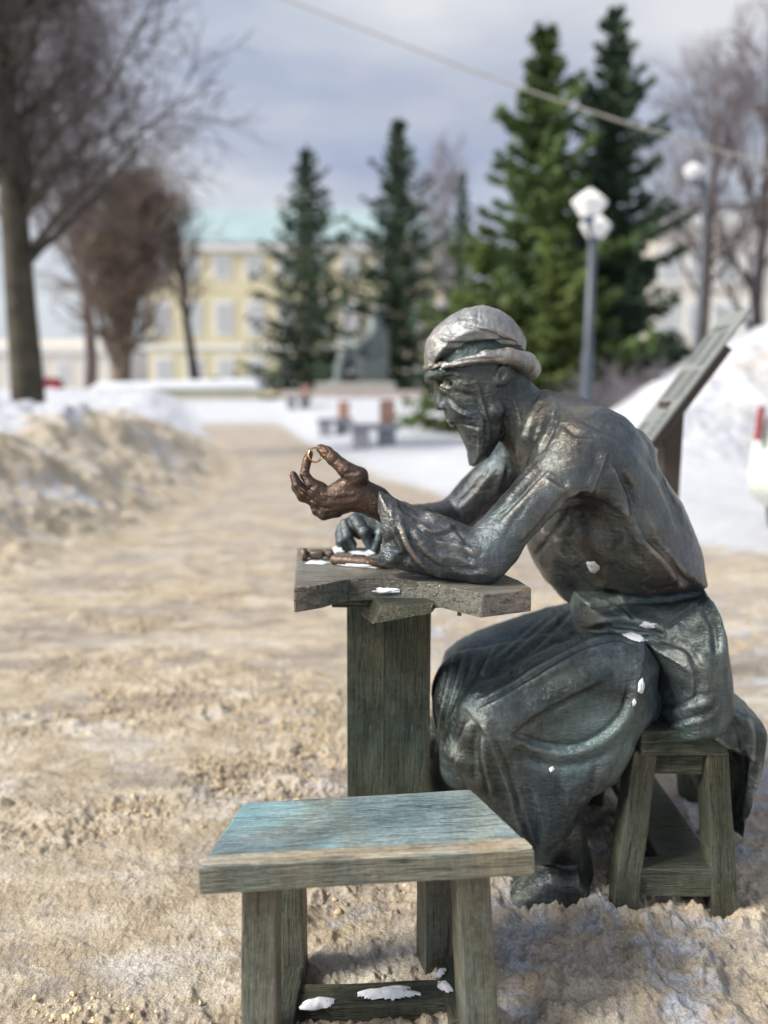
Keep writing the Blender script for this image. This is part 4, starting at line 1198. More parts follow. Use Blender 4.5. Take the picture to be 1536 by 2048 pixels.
for k, (px, py, ra, rb, rot, th_, lab) in enumerate([
    (1188, 1133, 22, 14, 0.7, 0.004, 'white snow patch stuck on the side of the statue shirt'),
    (1296, 1250, 26, 9, 0.1, 0.004, 'thin white snow patch on the statue hip just below the belt'),
    (1270, 1275, 34, 11, 0.25, 0.005, 'long white snow patch on the statue lap fold'),
    (1281, 1374, 9, 23, 0.1, 0.004, 'narrow upright snow patch along the hip seam of the statue'),
    (1268, 1405, 5, 12, 0.2, 0.003, 'tiny snow fleck on the robe beside the hip seam'),
    (772, 1181, 42, 10, 0.0, 0.006, 'white snow patch on the beam end under the workbench'),
    (676, 1100, 22, 8, 0.1, 0.004, 'snow patch on the workbench behind the hammer'),
    (722, 1107, 44, 12, 0.0, 0.006, 'snow patch under the resting hand on the workbench'),
    (715, 1131, 60, 5, 0.08, 0.004, 'strip of snow in front of the hammer handle'),
    (634, 1126, 34, 6, 0.0, 0.003, 'strip of snow in front of the hammer head'),
    (1103, 1538, 8, 8, 0.0, 0.0012, 'pale patina drip on the robe over the near knee'),  # patina drip, modelled as a thin crust in the snow material
    (878, 1948, 22, 12, -0.3, 0.008, 'snow clump on the right rail of the front stool'),
    (890, 1975, 26, 14, 0.4, 0.008, 'snow clump where the rails of the front stool meet'),
    (775, 1990, 100, 18, -0.05, 0.010, 'long snow clump on the cross rail of the front stool'),
    (635, 2008, 56, 16, -0.1, 0.008, 'snow clump at the left of the front stool cross rail'),
]):
    snow_on(px, py, ra, rb, rot, th_, lab, k)

#BACKGROUND#
# ------------------------------------------------------------------ INFORMATION BOARD
M_PANEL = simple('grey_panel', (0.25, 0.265, 0.255), 0.45, 0.2, 0.05, 9)
M_BROWN = simple('brown_steel', (0.062, 0.046, 0.036), 0.45, 0.2, 0.12, 12)
M_PRINT = simple('dark_print', (0.035, 0.04, 0.04), 0.6)
BY = 2.40
binfo = thing('information_board', P(1345, 1150, BY + 0.12), 'slanted grey information board with two columns of text on a brown post', 'sign')
b0 = P(1293, 891, BY); b1 = P(1499, 617, BY)
la = b1 - b0; wa = Vector((0, 0.20, 0))
bn = la.cross(wa).normalized()
if bn.z < 0: bn = -bn
def bpt(s, w, h=0.0): return b0 + la * s + wa * w + bn * h
hexa('panel', [bpt(0, 0, -0.010), bpt(1, 0, -0.010), bpt(1, 1, -0.010), bpt(0, 1, -0.010), bpt(0, 0), bpt(1, 0), bpt(1, 1), bpt(0, 1)], M_PANEL, binfo, 0.002)
hexa('frame', [bpt(0.02, 0.04, -0.040), bpt(0.76, 0.04, -0.040), bpt(0.76, 0.96, -0.040), bpt(0.02, 0.96, -0.040), bpt(0.02, 0.04, -0.011), bpt(0.76, 0.04, -0.011), bpt(0.76, 0.96, -0.011), bpt(0.02, 0.96, -0.011)], M_BROWN, binfo, 0.003)
pa, pb = P(1324, 900, BY + 0.05), P(1367, 900, BY + 0.05)
tp = bpt(0.30, 0.5, -0.03).z
box('post', pa.x + 0.012, pb.x, BY + 0.06, BY + 0.14, -0.05, tp + 0.03, M_BROWN, binfo, 0.003)
tq, tf2 = [], []
def bar(s0, s1, w0, w1):
    k = len(tq)
    for s_, w_ in ((s0, w0), (s1, w0), (s1, w1), (s0, w1)): tq.append(bpt(s_, w_, 0.0008)[:])
    tf2.append((k, k + 1, k + 2, k + 3))
for blk, (s0, s1, w0, w1) in enumerate([(0.86, 0.90, 0.15, 0.85), (0.62, 0.84, 0.52, 0.92), (0.60, 0.84, 0.08, 0.44), (0.36, 0.56, 0.52, 0.92), (0.34, 0.56, 0.08, 0.44), (0.05, 0.16, 0.50, 0.92)]):
    s_ = s1
    while s_ > s0:
        bar(s_ - 0.0045, s_, w1 - (w1 - w0) * random.uniform(0.7, 1.0), w1)
        s_ -= 0.0125
for s_ in (0.08, 0.12, 0.17, 0.22): bar(s_, s_ + 0.004, 0.10, 0.40)
for w_ in (0.12, 0.2, 0.3): bar(0.05, 0.27, w_, w_ + 0.012)
link('printed_text', mesh_np('printed_text', np.array(tq), np.array(tf2), False), M_PRINT, binfo)
for w_ in (0.08, 0.92):
    q = bpt(0.015, w_, -0.014)
    pv, pf = lathe([(0, -0.008), (0.007, -0.008), (0.007, 0.008), (0, 0.008)], 8)
    link('bolt', mesh_np('bolt', pv, pf), M_BROWN, binfo, frame(q, bn))

# ------------------------------------------------------------------ PARKED CAR
M_CARP = simple('pale_car_paint', (0.62, 0.67, 0.63), 0.25, 0.1, 0.02, 2)
M_GLASS = simple('dark_glass', (0.03, 0.04, 0.045), 0.08)
M_TYRE = simple('tyre_rubber', (0.03, 0.03, 0.03), 0.85)
M_RIM = simple('alloy_rim', (0.5, 0.5, 0.52), 0.3, 0.9)
M_RED = simple('tail_light', (0.22, 0.008, 0.025), 0.3)
def make_car(name, x0, y0c, sgn, label, paint, zoff=0.0, group=None):
    """side-on car, rear at x0, body running towards sgn*x, near flank at y0c"""
    t = thing(name, (0, 0, 0), label, 'car', group)
    X = lambda v: x0 + sgn * v
    f = Field((min(X(-0.1), X(4.35)), y0c - 0.15, zoff + 0.1), (max(X(-0.1), X(4.35)), y0c + 1.85, zoff + 1.7), 0.035)
    low = [(X(a), zoff + b) for a, b in ((0.16, 0.22), (0.02, 0.38), (0.0, 0.56), (0.035, 0.75), (0.10, 0.98), (0.5, 1.02), (2.9, 0.98), (3.9, 0.86), (4.2, 0.70), (4.25, 0.45), (4.1, 0.22))]
    cab = [(X(a), zoff + b) for a, b in ((0.08, 0.94), (0.22, 1.25), (0.42, 1.50), (1.0, 1.56), (1.9, 1.53), (2.4, 1.38), (3.1, 0.96))]
    f.pillow(low, y0c + 0.85, 0.86, 0.16, 0.05)
    f.pillow(cab, y0c + 0.85, 0.74, 0.22, 0.06)
    for wx in (0.85, 3.35):
        f.cone((X(wx), y0c - 0.2, zoff + 0.32), (X(wx), y0c + 0.22, zoff + 0.32), 0.37, 0.37, 0.01, True)
        f.cone((X(wx), y0c + 1.48, zoff + 0.32), (X(wx), y0c + 1.9, zoff + 0.32), 0.37, 0.37, 0.01, True)
    V, F = f.mesh(); V = relax(V, F, 2, 0.5)
    link('body', mesh_np('body', V, F), paint, t)
    for wx in (0.85, 3.35):
        for wy in (0.12, 1.58):
            pv, pf = lathe([(0.20, -0.10), (0.29, -0.10), (0.32, -0.06), (0.32, 0.06), (0.29, 0.10), (0.20, 0.10)], 24)
            w = link('wheel', mesh_np('wheel', pv, pf), M_TYRE, t, frame((X(wx), y0c + wy, zoff + 0.32), (0, 1, 0)))
            pv, pf = lathe([(0.0, -0.075), (0.18, -0.085), (0.205, -0.095), (0.205, 0.095), (0.18, 0.085), (0, 0.075)], 20)
            link('rim', mesh_np('rim', pv, pf), M_RIM, w, frame((X(wx), y0c + wy, zoff + 0.32), (0, 1, 0)))
    hexa('rear_window', [(X(0.115), y0c + 0.36, zoff + 1.06), (X(0.17), y0c + 0.36, zoff + 1.06), (X(0.17), y0c + 1.34, zoff + 1.06), (X(0.115), y0c + 1.34, zoff + 1.06), (X(0.30), y0c + 0.46, zoff + 1.40), (X(0.36), y0c + 0.46, zoff + 1.40), (X(0.36), y0c + 1.24, zoff + 1.40), (X(0.30), y0c + 1.24, zoff + 1.40)], M_GLASS, t, 0.01)
    for yy in (0.10, 1.60):
        for (a0, a1, b0_, b1_) in ((0.55, 1.25, 0.62, 1.24), (1.32, 2.15, 1.32, 2.05)):
            yb, yt = (y0c + 0.02 + 0.0, y0c + 0.13) if yy < 1 else (y0c + 1.68, y0c + 1.57)
            o_ = -0.012 if yy < 1 else 0.012
            hexa('side_window', [(X(a0), yb + o_, zoff + 1.04), (X(a1), yb + o_, zoff + 1.04), (X(a1), yb + o_ + 0.05 * (1 if yy < 1 else -1), zoff + 1.04), (X(a0), yb + o_ + 0.05 * (1 if yy < 1 else -1), zoff + 1.04), (X(b0_), yt + o_, zoff + 1.40), (X(b1_), yt + o_, zoff + 1.40), (X(b1_), yt + o_ + 0.05 * (1 if yy < 1 else -1), zoff + 1.40), (X(b0_), yt + o_ + 0.05 * (1 if yy < 1 else -1), zoff + 1.40)], M_GLASS, t, 0.01)
        yy0 = y0c + 0.06 if yy < 1 else y0c + 1.625
        hexa('tail_light', [(X(0.035), yy0 + 0.0, zoff + 0.74), (X(0.10), yy0, zoff + 0.74), (X(0.10), yy0 + 0.035, zoff + 0.74), (X(0.035), yy0 + 0.035, zoff + 0.74), (X(0.09), yy0 + 0.0, zoff + 0.96), (X(0.16), yy0, zoff + 0.96), (X(0.16), yy0 + 0.035, zoff + 0.96), (X(0.09), yy0 + 0.035, zoff + 0.96)], M_RED, t, 0.012)
    return t
car = make_car('parked_car', 0.0, 0.0, 1, 'pale parked car cut by the right edge with a red tail light showing', M_CARP)
CA = math.radians(48)
car.rotation_euler = (0, 0, CA)
cq = P(1484, 940, 4.7)
car.location = (cq.x + 1.70 * math.sin(CA), 4.7 - 1.70 * math.cos(CA), 0.0)

# ------------------------------------------------------------------ TREES
M_BARK = simple('grey_bark', (0.085, 0.070, 0.055), 0.9, 0, 0.4, 3, 0.8, 12)
M_BARKW = simple('whitewashed_bark', (0.28, 0.26, 0.23), 0.9, 0, 0.3, 4)
M_TWIG = simple('dark_twigs', (0.115, 0.095, 0.090), 0.9, 0, 0.3, 2)
M_TWIGM = simple('mauve_brown_twigs', (0.13, 0.092, 0.085), 0.9, 0, 0.3, 2)
M_TWIGB = simple('brown_twigs', (0.165, 0.120, 0.090), 0.9, 0, 0.35, 1.5)
M_TWIGG = simple('grey_twigs', (0.24, 0.22, 0.24), 0.9, 0, 0.2, 2)
M_MOSS = simple('mossy_limbs', (0.055, 0.048, 0.032), 0.9, 0, 0.45, 3, 1.0, 9)
M_SPRUCE = simple('spruce_needles', (0.085, 0.135, 0.036), 0.8, 0, 0.55, 1.3)
M_SPRUCEB = simple('blue_spruce_needles', (0.046, 0.080, 0.042), 0.8, 0, 0.55, 1.3)
M_SPRUCEY = simple('sunlit_spruce_needles', (0.105, 0.145, 0.034), 0.8, 0, 0.6, 1.1)  # yellow-green paints the sunlit lower left of the spruces into the needles

def grow(seed, base, lean, H, r0, n1, L1, ang1, n2, n3, n4=0, up=0.35, first=0.28, droop=0.0, rmin=0.006, twob=0.05, lr=0.42):
    """bare tree skeleton: returns limb segments and twig segments"""
    g = random.Random(seed)
    limbs, twigs = [], []
    def rdir(d, a):
        while True:
            v = Vector((g.gauss(0, 1), g.gauss(0, 1), g.gauss(0, 1)))
            v -= d * v.dot(d)
            if v.length > 0.1: break
        v.normalize()
        return (d * math.cos(a) + v * math.sin(a)).normalized()
    def branch(p, d, L, r, lev, nseg, out):
        pts = [(p.copy(), r)]
        for k in range(nseg):
            wob = 0.16 if lev else twob
            d = (d + Vector((g.gauss(0, wob), g.gauss(0, wob), g.gauss(0, wob) + (up if lev == 1 else up * 0.4 - droop if lev > 1 else 0) * 0.35))).normalized()
            p = p + d * (L / nseg)
            rr = max(rmin * 0.6, r * (1 - 0.82 * (k + 1) / nseg)) if lev else max(0.02, r * (1 - 0.75 * (k + 1) / nseg))
            out.append((pts[-1][0], p.copy(), pts[-1][1], rr))
            pts.append((p.copy(), rr))
        return pts
    def at(pts, t):
        f = t * (len(pts) - 1); i = min(int(f), len(pts) - 2); q = f - i
        a, b = pts[i], pts[i + 1]
        return a[0].lerp(b[0], q), a[1] + (b[1] - a[1]) * q, (b[0] - a[0]).normalized()
    trunk = branch(Vector(base), Vector(lean).normalized(), H, r0, 0, 10, limbs)
    for i in range(n1):
        t = first + (0.98 - first) * (i + g.random()) / n1
        p, r, d = at(trunk, t)
        L = L1 * (1.1 - 0.65 * (t - first) / (1 - first)) * g.uniform(0.75, 1.2)
        b1 = branch(p, rdir(d, ang1 * g.uniform(0.7, 1.25)), L, max(rmin * 2, r * lr), 1, 6, limbs)
        for j in range(n2):
            p2, r2, d2 = at(b1, g.uniform(0.18, 1.0))
            b2 = branch(p2, rdir(d2, g.uniform(0.45, 1.0)), L * g.uniform(0.3, 0.55), max(rmin * 1.3, r2 * 0.5), 2, 4, twigs)
            for k in range(n3):
                p3, r3, d3 = at(b2, g.uniform(0.15, 1.0))
                b3 = branch(p3, rdir(d3, g.uniform(0.4, 0.95)), L * g.uniform(0.14, 0.28), max(rmin, r3 * 0.55), 3, 3, twigs)
                for m in range(n4):
                    p4, r4, d4 = at(b3, g.uniform(0.1, 1.0))
                    branch(p4, rdir(d4, g.uniform(0.4, 0.9)), L * g.uniform(0.06, 0.13), rmin * 0.8, 4, 2, twigs)
    return limbs, twigs

def seg_mesh(name, segs, sides):
    A = np.array([s[0][:] for s in segs]); B = np.array([s[1][:] for s in segs])
    V, F = tubes_np(A, B, [s[2] for s in segs], [s[3] for s in segs], sides)
    return mesh_np(name, V, F)

def bare_tree(name, label, px, Y, zb, mt, mtw, group='bare winter trees', **k):
    x = P(px, 800, Y).x
    t = thing(name, (x, Y, zb), label, 'tree', group)
    limbs, twigs = grow(base=(x, Y, zb - 0.2), **k)
    link('trunk', seg_mesh('trunk', limbs, 8), mt, t)
    link('crown', seg_mesh('crown', twigs, 3), mtw, t)
    return t

bare_tree('bare_tree', 'big leaning bare tree with mossy limbs at the left edge', 56, 13.0, 0.55, M_MOSS, M_TWIG, seed=5, lean=(0.03, 0, 1), H=11.0, r0=0.31, n1=52, L1=3.1, ang1=0.74, n2=14, n3=7, n4=2, up=0.22, first=0.24, rmin=0.009, twob=0.010, lr=0.30)
bare_tree('bare_tree', 'dense brown bare lime tree with upswept twigs before the yellow building', 240, 40.0, 1.0, M_TWIGB, M_TWIGB, seed=8, lean=(0.0, 0, 1), H=10.0, r0=0.62, n1=42, L1=5.8, ang1=0.55, n2=13, n3=8, n4=1, up=0.5, first=0.12, rmin=0.022)
bare_tree('bare_tree', 'slim dark bare tree standing in front of the yellow building corner', 396, 43.0, 1.1, M_TWIG, M_TWIGM, seed=11, lean=(-0.03, 0, 1), H=11.5, r0=0.32, n1=18, L1=3.4, ang1=0.7, n2=9, n3=6, up=0.5, first=0.35, rmin=0.02)
bare_tree('bare_tree', 'tall hazy bare tree behind the brown lime tree', 180, 55.0, 1.2, M_TWIGM, M_TWIGG, seed=14, lean=(0.02, 0, 1), H=25, r0=0.5, n1=30, L1=11.0, ang1=0.7, n2=11, n3=7, n4=1, up=0.4, first=0.25, rmin=0.03)
bare_tree('bare_tree', 'bare tree with a dark forked trunk behind the right-hand lamp post', 1392, 26.0, 0.4, M_TWIG, M_TWIGG, seed=21, lean=(0.03, 0, 1), H=11.5, r0=0.26, n1=20, L1=4.4, ang1=0.75, n2=11, n3=7, up=0.45, first=0.35, rmin=0.013)
bare_tree('bare_tree', 'bare tree with reddish twigs at the right edge before the cream building', 1530, 24.0, 0.4, M_TWIG, M_TWIGM, seed=25, lean=(0.0, 0, 1), H=13.0, r0=0.22, n1=20, L1=4.2, ang1=0.8, n2=11, n3=7, up=0.45, first=0.2, rmin=0.012)
bare_tree('bare_tree', 'pale distant bare tree rising between the two groups of spruces', 905, 70.0, 1.5, M_TWIGG, M_TWIGG, seed=27, lean=(0, 0, 1), H=21, r0=0.4, n1=20, L1=7.5, ang1=0.6, n2=10, n3=7, up=0.5, first=0.25, rmin=0.03)

def spruce(label, px, Y, zb, H, R, seed, mat, dens=60, fine=1.0):
    g = np.random.default_rng(seed)
    x0 = P(px, 800, Y).x
    t = thing('spruce_tree', (x0, Y, zb), label, 'tree', 'spruces in the park')
    quads = []; segs = []
    nw = int(H / 0.33)
    for i in range(nw):
        h = 0.03 + 0.95 * i / nw
        Lr = R * (1 - h) ** 0.95 * (0.74 + 0.26 * math.sin(i * 1.7 + seed)) + 0.12
        if h < 0.08: Lr *= 0.75 + 3 * h
        nb = max(4, int(10 - 5 * h))
        for b in range(nb):
            a = 2 * math.pi * (b + g.random() * 0.8) / nb + i * 0.7
            L_b = Lr * g.uniform(0.45, 1.32)
            dr = (-0.30 + 0.75 * h) * g.uniform(0.7, 1.3)
            ca, sa = math.cos(a), math.sin(a)
            m = max(8, int(dens * (0.35 + L_b / R)))
            tt = g.random(m) ** 0.75
            rad = L_b * tt
            z = zb + H * h + dr * rad + 0.22 * L_b * np.maximum(tt - 0.55, 0) ** 1.2 * 2
            wid = 0.30 * L_b * (1 - tt * 0.75) + 0.05
            off = g.normal(0, 0.42, m) * wid
            cx = x0 + ca * rad - sa * off; cy = Y + sa * rad + ca * off; cz = z - np.abs(g.normal(0, 0.10, m)) * (0.4 + L_b * 0.3)
            # each is a short needled twig, pointing outward and hanging a little
            ln = g.uniform(0.14, 0.34, m) * (0.7 + 0.16 * H / 4) * fine
            ww = ln * g.uniform(0.20, 0.36, m)
            da = a + g.normal(0, 0.6, m); dz = dr * 0.6 - 0.45 + g.normal(0, 0.35, m)
            D = np.stack([np.cos(da), np.sin(da), dz], -1); D /= np.linalg.norm(D, axis=1, keepdims=True)
            S = np.cross(D, g.normal(0, 1, (m, 3))); S /= np.linalg.norm(S, axis=1, keepdims=True) + 1e-9
            C = np.stack([cx, cy, cz], -1)
            q = np.stack([C - D * ln[:, None] * 0.5, C + S * ww[:, None], C + D * ln[:, None] * 0.6, C - S * ww[:, None]], 1)
            quads.append(q)
            segs.append(((x0, Y, zb + H * h), (x0 + ca * L_b, Y + sa * L_b, zb + H * h + dr * L_b), 0.02, 0.006))
    Q = np.concatenate(quads)
    F = np.arange(len(Q) * 4).reshape(-1, 4)
    link('crown', mesh_np('crown', Q.reshape(-1, 3), F, False), mat, t)
    segs.append(((x0, Y, zb - 0.2), (x0, Y, zb + H), 0.012 * H, 0.01))
    V, F = tubes_np([s[0] for s in segs], [s[1] for s in segs], [s[2] for s in segs], [s[3] for s in segs], 5)
    link('trunk', mesh_np('trunk', V, F), M_BARK, t)
    return t
def sph(py, Y, zb): return P(768, py, Y).z - zb
spruce('tallest spruce, the right one of the dense pair behind the lamp post', 1196, 23.0, 0.2, sph(-8, 23.0, 0.2), 3.9, 3, M_SPRUCEB, 220, 0.70)
spruce('tall spruce, the left one of the dense pair behind the statue head', 1070, 21.5, 0.2, sph(30, 21.5, 0.2), 4.4, 4, M_SPRUCE, 230, 0.70)
spruce('short spruce in sunlit yellow-green in front of the dense pair', 965, 20.0, 0.2, sph(430, 20, 0.2), 1.9, 5, M_SPRUCEY, 170, 0.7)
spruce('dark spruce left of the seated monument, standing before the yellow wall', 621, 44.0, 1.0, sph(285, 44.0, 1.0), 6.3, 6, M_SPRUCEB, 50)
spruce('slender dark spruce behind the seated monument', 795, 46.0, 1.0, sph(222, 46, 1.0), 5.8, 7, M_SPRUCEB, 48)
spruce('bushy green spruce at the foot of the dense pair, left of the lamp post', 1100, 19.0, 0.2, sph(450, 19, 0.2), 2.3, 9, M_SPRUCEY, 170, 0.7)
spruce('dark low spruce at the right of the lamp post', 1252, 21.0, 0.2, sph(480, 21, 0.2), 1.9, 10, M_SPRUCEB, 140, 0.7)
spruce('pale thin spruce top showing far behind the dense pair', 918, 66.0, 1.2, sph(330, 66, 1.2), 3.6, 12, M_SPRUCEB, 16)

def shrub(label, px, Y, zb, H, n, seed):
    g = random.Random(seed)
    x = P(px, 800, Y).x
    segs = []
    for i in range(n):
        a = g.uniform(0, 6.28); s = g.uniform(0.1, 0.9)
        p = Vector((x + g.gauss(0, 0.10), Y + g.gauss(0, 0.10), zb - 0.1)); d = Vector((math.cos(a) * s, math.sin(a) * s, 1)).normalized(); r = 0.012
        for k in range(5):
            q = p + d * (H / 5) * g.uniform(0.8, 1.2); segs.append((p, q, r, r * 0.75))
            for m in range(2):
                d2 = (d + Vector((g.gauss(0, 0.5), g.gauss(0, 0.5), g.gauss(0.1, 0.4)))).normalized()
                segs.append((q, q + d2 * H * 0.16, r * 0.6, 0.004))
            p = q; r *= 0.75; d = (d + Vector((math.cos(a) * 0.12, math.sin(a) * 0.12, -0.12 + g.gauss(0, 0.1)))).normalized()
    t = thing('bare_shrub', (x, Y, zb), label, 'shrub', 'bare grey shrubs')
    link('stems', seg_mesh('stems', segs, 3), M_TWIGG, t)
for k, (px, Y, H, lab) in enumerate([(1195, 13.5, 1.15, 'grey bare shrub just left of the lamp post foot'), (1240, 13.2, 1.2, 'grey bare shrub just right of the lamp post foot'), (1290, 13.8, 1.1, 'grey bare shrub beside the snow heap')]):
    shrub(lab, px, Y, gz(P(px, 800, Y).x, Y), H, 46, 60 + k)

# ------------------------------------------------------------------ LAMP POSTS
M_POST = simple('grey_lamp_steel', (0.09, 0.105, 0.13), 0.5, 0.4, 0.08, 5)
M_LAMPG = simple('white_lamp_plastic', (0.82, 0.82, 0.80), 0.35, 0, 0.03, 5)
M_LAMPB = simple('blue_lamp_collar', (0.06, 0.12, 0.20), 0.5)
def lantern(parent, c, s=1.0):
    pv, pf = lathe([(0.0, -0.16 * s), (0.13 * s, -0.16 * s), (0.275 * s, 0.05 * s), (0.27 * s, 0.07 * s), (0.04 * s, 0.24 * s), (0, 0.25 * s)], 6)
    o = link('lantern', mesh_np('lantern', pv, pf, False), M_LAMPG, parent, Matrix.Translation(c))
    pv, pf = lathe([(0, -0.24 * s), (0.07 * s, -0.24 * s), (0.09 * s, -0.161 * s), (0, -0.161 * s)], 12)
    link('collar', mesh_np('collar', pv, pf), M_LAMPB, o, Matrix.Translation(c))
def lamp_post(label, px, Y, heads, s=1.0, r=0.095):
    """heads: (px, py, Y) of each lantern"""
    x = P(px, 800, Y).x; zb = gz(x, Y)
    t = thing('lamp_post', (x, Y, zb), label, 'street lamp', 'park lamp posts')
    cs = [P(*h) for h in heads]
    ztop = min(c.z for c in cs) - 0.30 * s
    pv, pf = lathe([(r * 1.5, zb - 0.1), (r * 1.5, zb + 1.0), (r * 1.45, zb + 1.05), (r * 1.15, zb + 1.2), (r, ztop), (0.0, ztop + 0.02)], 16)
    link('pole', mesh_np('pole', pv, pf), M_POST, t, Matrix.Translation((x, Y, 0)))
    for c in cs:
        e = c - Vector((0, 0, 0.22 * s))
        V, F = tubes_np([(x, Y, ztop - 0.05), (c.x, c.y, ztop)], [(c.x, c.y, ztop), tuple(e)], [0.035, 0.035], [0.035, 0.03], 10)
        link('arm', mesh_np('arm', V, F), M_POST, t)
        lantern(t, c, s)
lamp_post('double-headed lamp post with white lanterns in front of the dense spruces', 1172, 11.6, [(1179, 412, 10.9), (1191, 457, 12.4)], 0.95, 0.064)
lamp_post('farther lamp post with one white lantern beside the forked bare tree', 1386, 18.5, [(1386, 345, 18.5)], 0.9, 0.055)

# ------------------------------------------------------------------ OVERHEAD CABLE
M_CABLE = simple('cable', (0.30, 0.29, 0.26), 0.6)
pts = [P(470, -35, 8.2), P(575, 0, 8.0), P(800, 85, 7.6), P(1010, 160, 7.3), P(1240, 240, 7.0), P(1330, 268, 6.9)]
pts = [P(a, b, c) for a, b, c in ((200, -150, 8.8), (575, 0, 8.0), (690, 44, 7.8), (800, 86, 7.6), (905, 126, 7.4), (1010, 165, 7.2), (1125, 204, 7.05), (1240, 242, 6.9), (1600, 348, 6.5))]
V, F = tubes_np([p[:] for p in pts[:-1]], [p[:] for p in pts[1:]], [0.010] * 8, [0.010] * 8, 8)
tag(link('overhead_cable', mesh_np('overhead_cable', V, F), M_CABLE), 'sagging grey overhead cable crossing the sky above the statue', 'cable')

# ------------------------------------------------------------------ STONE BENCHES
M_STONE = simple('grey_bench_stone', (0.30, 0.31, 0.34), 0.8, 0, 0.12, 5, 0.4, 30)
M_TERRA = simple('reddish_bench_block', (0.38, 0.22, 0.17), 0.8, 0, 0.12, 5)
for px, Y, w, lab in [(755, 14.0, 1.0, 'nearest grey stone bench with a reddish upright block in the snow'), (672, 19.5, 0.95, 'middle grey stone bench with a reddish upright block in the snow'), (600, 28.0, 1.0, 'farthest grey stone bench with a reddish upright block in the snow')]:
    x = P(px, 870, Y).x; zb = gz(x, Y)
    t = thing('stone_bench', (x, Y, zb), lab, 'bench', 'stone benches along the path')
    z1 = zb + 0.33
    hexa('seat_slab', [(x - w / 2, Y - 0.25, z1), (x + w / 2, Y + 0.2, z1), (x + w / 2 - 0.05, Y + 0.75, z1), (x - w / 2 - 0.05, Y + 0.3, z1), (x - w / 2, Y - 0.25, z1 + 0.12), (x + w / 2, Y + 0.2, z1 + 0.12), (x + w / 2 - 0.05, Y + 0.75, z1 + 0.12), (x - w / 2 - 0.05, Y + 0.3, z1 + 0.12)], M_STONE, t, 0.02)
    box('leg', x - w / 2 + 0.02, x - w / 2 + 0.34, Y - 0.14, Y + 0.28, zb - 0.1, z1 + 0.002, M_STONE, t, 0.02)
    box('leg', x + w / 2 - 0.50, x + w / 2 - 0.14, Y + 0.22, Y + 0.50, zb - 0.1, z1 + 0.002, M_STONE, t, 0.02)
    box('back_block', x + 0.04, x + 0.34, Y + 0.28, Y + 0.50, z1 + 0.118, z1 + 0.58, M_TERRA, t, 0.02)

# ------------------------------------------------------------------ SEATED MONUMENT
M_MON = simple('grey_green_bronze', (0.12, 0.145, 0.145), 0.5, 0.4, 0.25, 2)
M_PLIN = simple('pale_plinth_stone', (0.40, 0.40, 0.37), 0.8, 0, 0.08, 2)
M_GRAN = simple('red_granite', (0.46, 0.40, 0.37), 0.8, 0, 0.1, 3)
YM = 35.0
mon = thing('seated_monument', P(720, 790, YM), 'large grey bronze monument of a seated figure on a stepped plinth', 'monument')
lo = P(630, 770, YM); hi = P(830, 615, YM)
mf = Field((lo.x, YM - 1.6, lo.z - 0.2), (hi.x, YM + 1.6, hi.z + 0.2), 0.06)
m_ = MPP(700, YM)
mf.ell(P(748, 645, YM), (13 * m_, 0.30, 15 * m_), 0, 0.08)
mf.cone(P(748, 690, YM), P(752, 668, YM), 0.62, 0.5, 0.2, False, (1, 1.25, 1))
mf.cone(P(752, 720, YM), P(748, 690, YM), 0.60, 0.6, 0.2, False, (1, 1.2, 1))
mf.cone(P(750, 725, YM), P(690, 712, YM), 0.45, 0.36, 0.15, False, (1, 1.5, 1))
for sgn in (-1, 1):
    mf.chain([P(748, 672, YM + sgn * 0.65), P(716, 694, YM + sgn * 0.85), P(680, 678, YM + sgn * 0.4)], [0.26, 0.22, 0.17], 0.1)
    mf.cone(P(688, 712, YM + sgn * 0.35), P(678, 765, YM + sgn * 0.4), 0.33, 0.28, 0.1)
    mf.cone(P(678, 762, YM + sgn * 0.4), P(664, 766, YM + sgn * 0.45), 0.16, 0.12, 0.1)
V, F = mf.mesh()
link('figure', mesh_np('figure', V, F), M_MON, mon)
c0, c1 = P(716, 768, YM), P(776, 716, YM)
box('throne', c0.x, c1.x, YM - 0.8, YM + 0.8, c0.z, c1.z, M_MON, mon, 0.05)
c0, c1 = P(636, 781, YM), P(790, 766, YM)
box('plinth', c0.x, c1.x, YM - 1.5, YM + 1.5, c0.z, c1.z, M_PLIN, mon, 0.04)
c0, c1 = P(575, 797, YM), P(836, 782, YM)
box('base_step', c0.x, c1.x, YM - 2.2, YM + 2.4, c0.z - 1.2, c1.z, M_GRAN, mon, 0.04)

# ------------------------------------------------------------------ LOW TERRACE WALL
M_WALL = simple('yellowish_plaster_wall', (0.42, 0.40, 0.30), 0.9, 0, 0.1, 1.5)
YW = 38.0
wl = thing('terrace_wall', P(345, 800, YW), 'low yellowish terrace wall with a snow cap left of the spruce', 'wall')
c0, c1 = P(180, 812, YW), P(520, 778, YW)
box('wall_body', c0.x, c1.x, YW, YW + 0.6, c0.z - 0.6, c1.z, M_WALL, wl, 0.04)
c2 = P(520, 757, YW)
hexa('snow_cap', [(c0.x - 0.1, YW - 0.12, c1.z), (c1.x + 0.1, YW - 0.12, c1.z), (c1.x + 0.1, YW + 3.5, c1.z), (c0.x - 0.1, YW + 3.5, c1.z), (c0.x + 0.5, YW + 0.0, c1.z + 0.32), (c1.x - 0.2, YW, c2.z), (c1.x - 0.2, YW + 3.3, c2.z), (c0.x + 0.5, YW + 3.3, c1.z + 0.35)], M_SNOW, wl, 0.12, 0.05, 3, None, 2, 0.8)

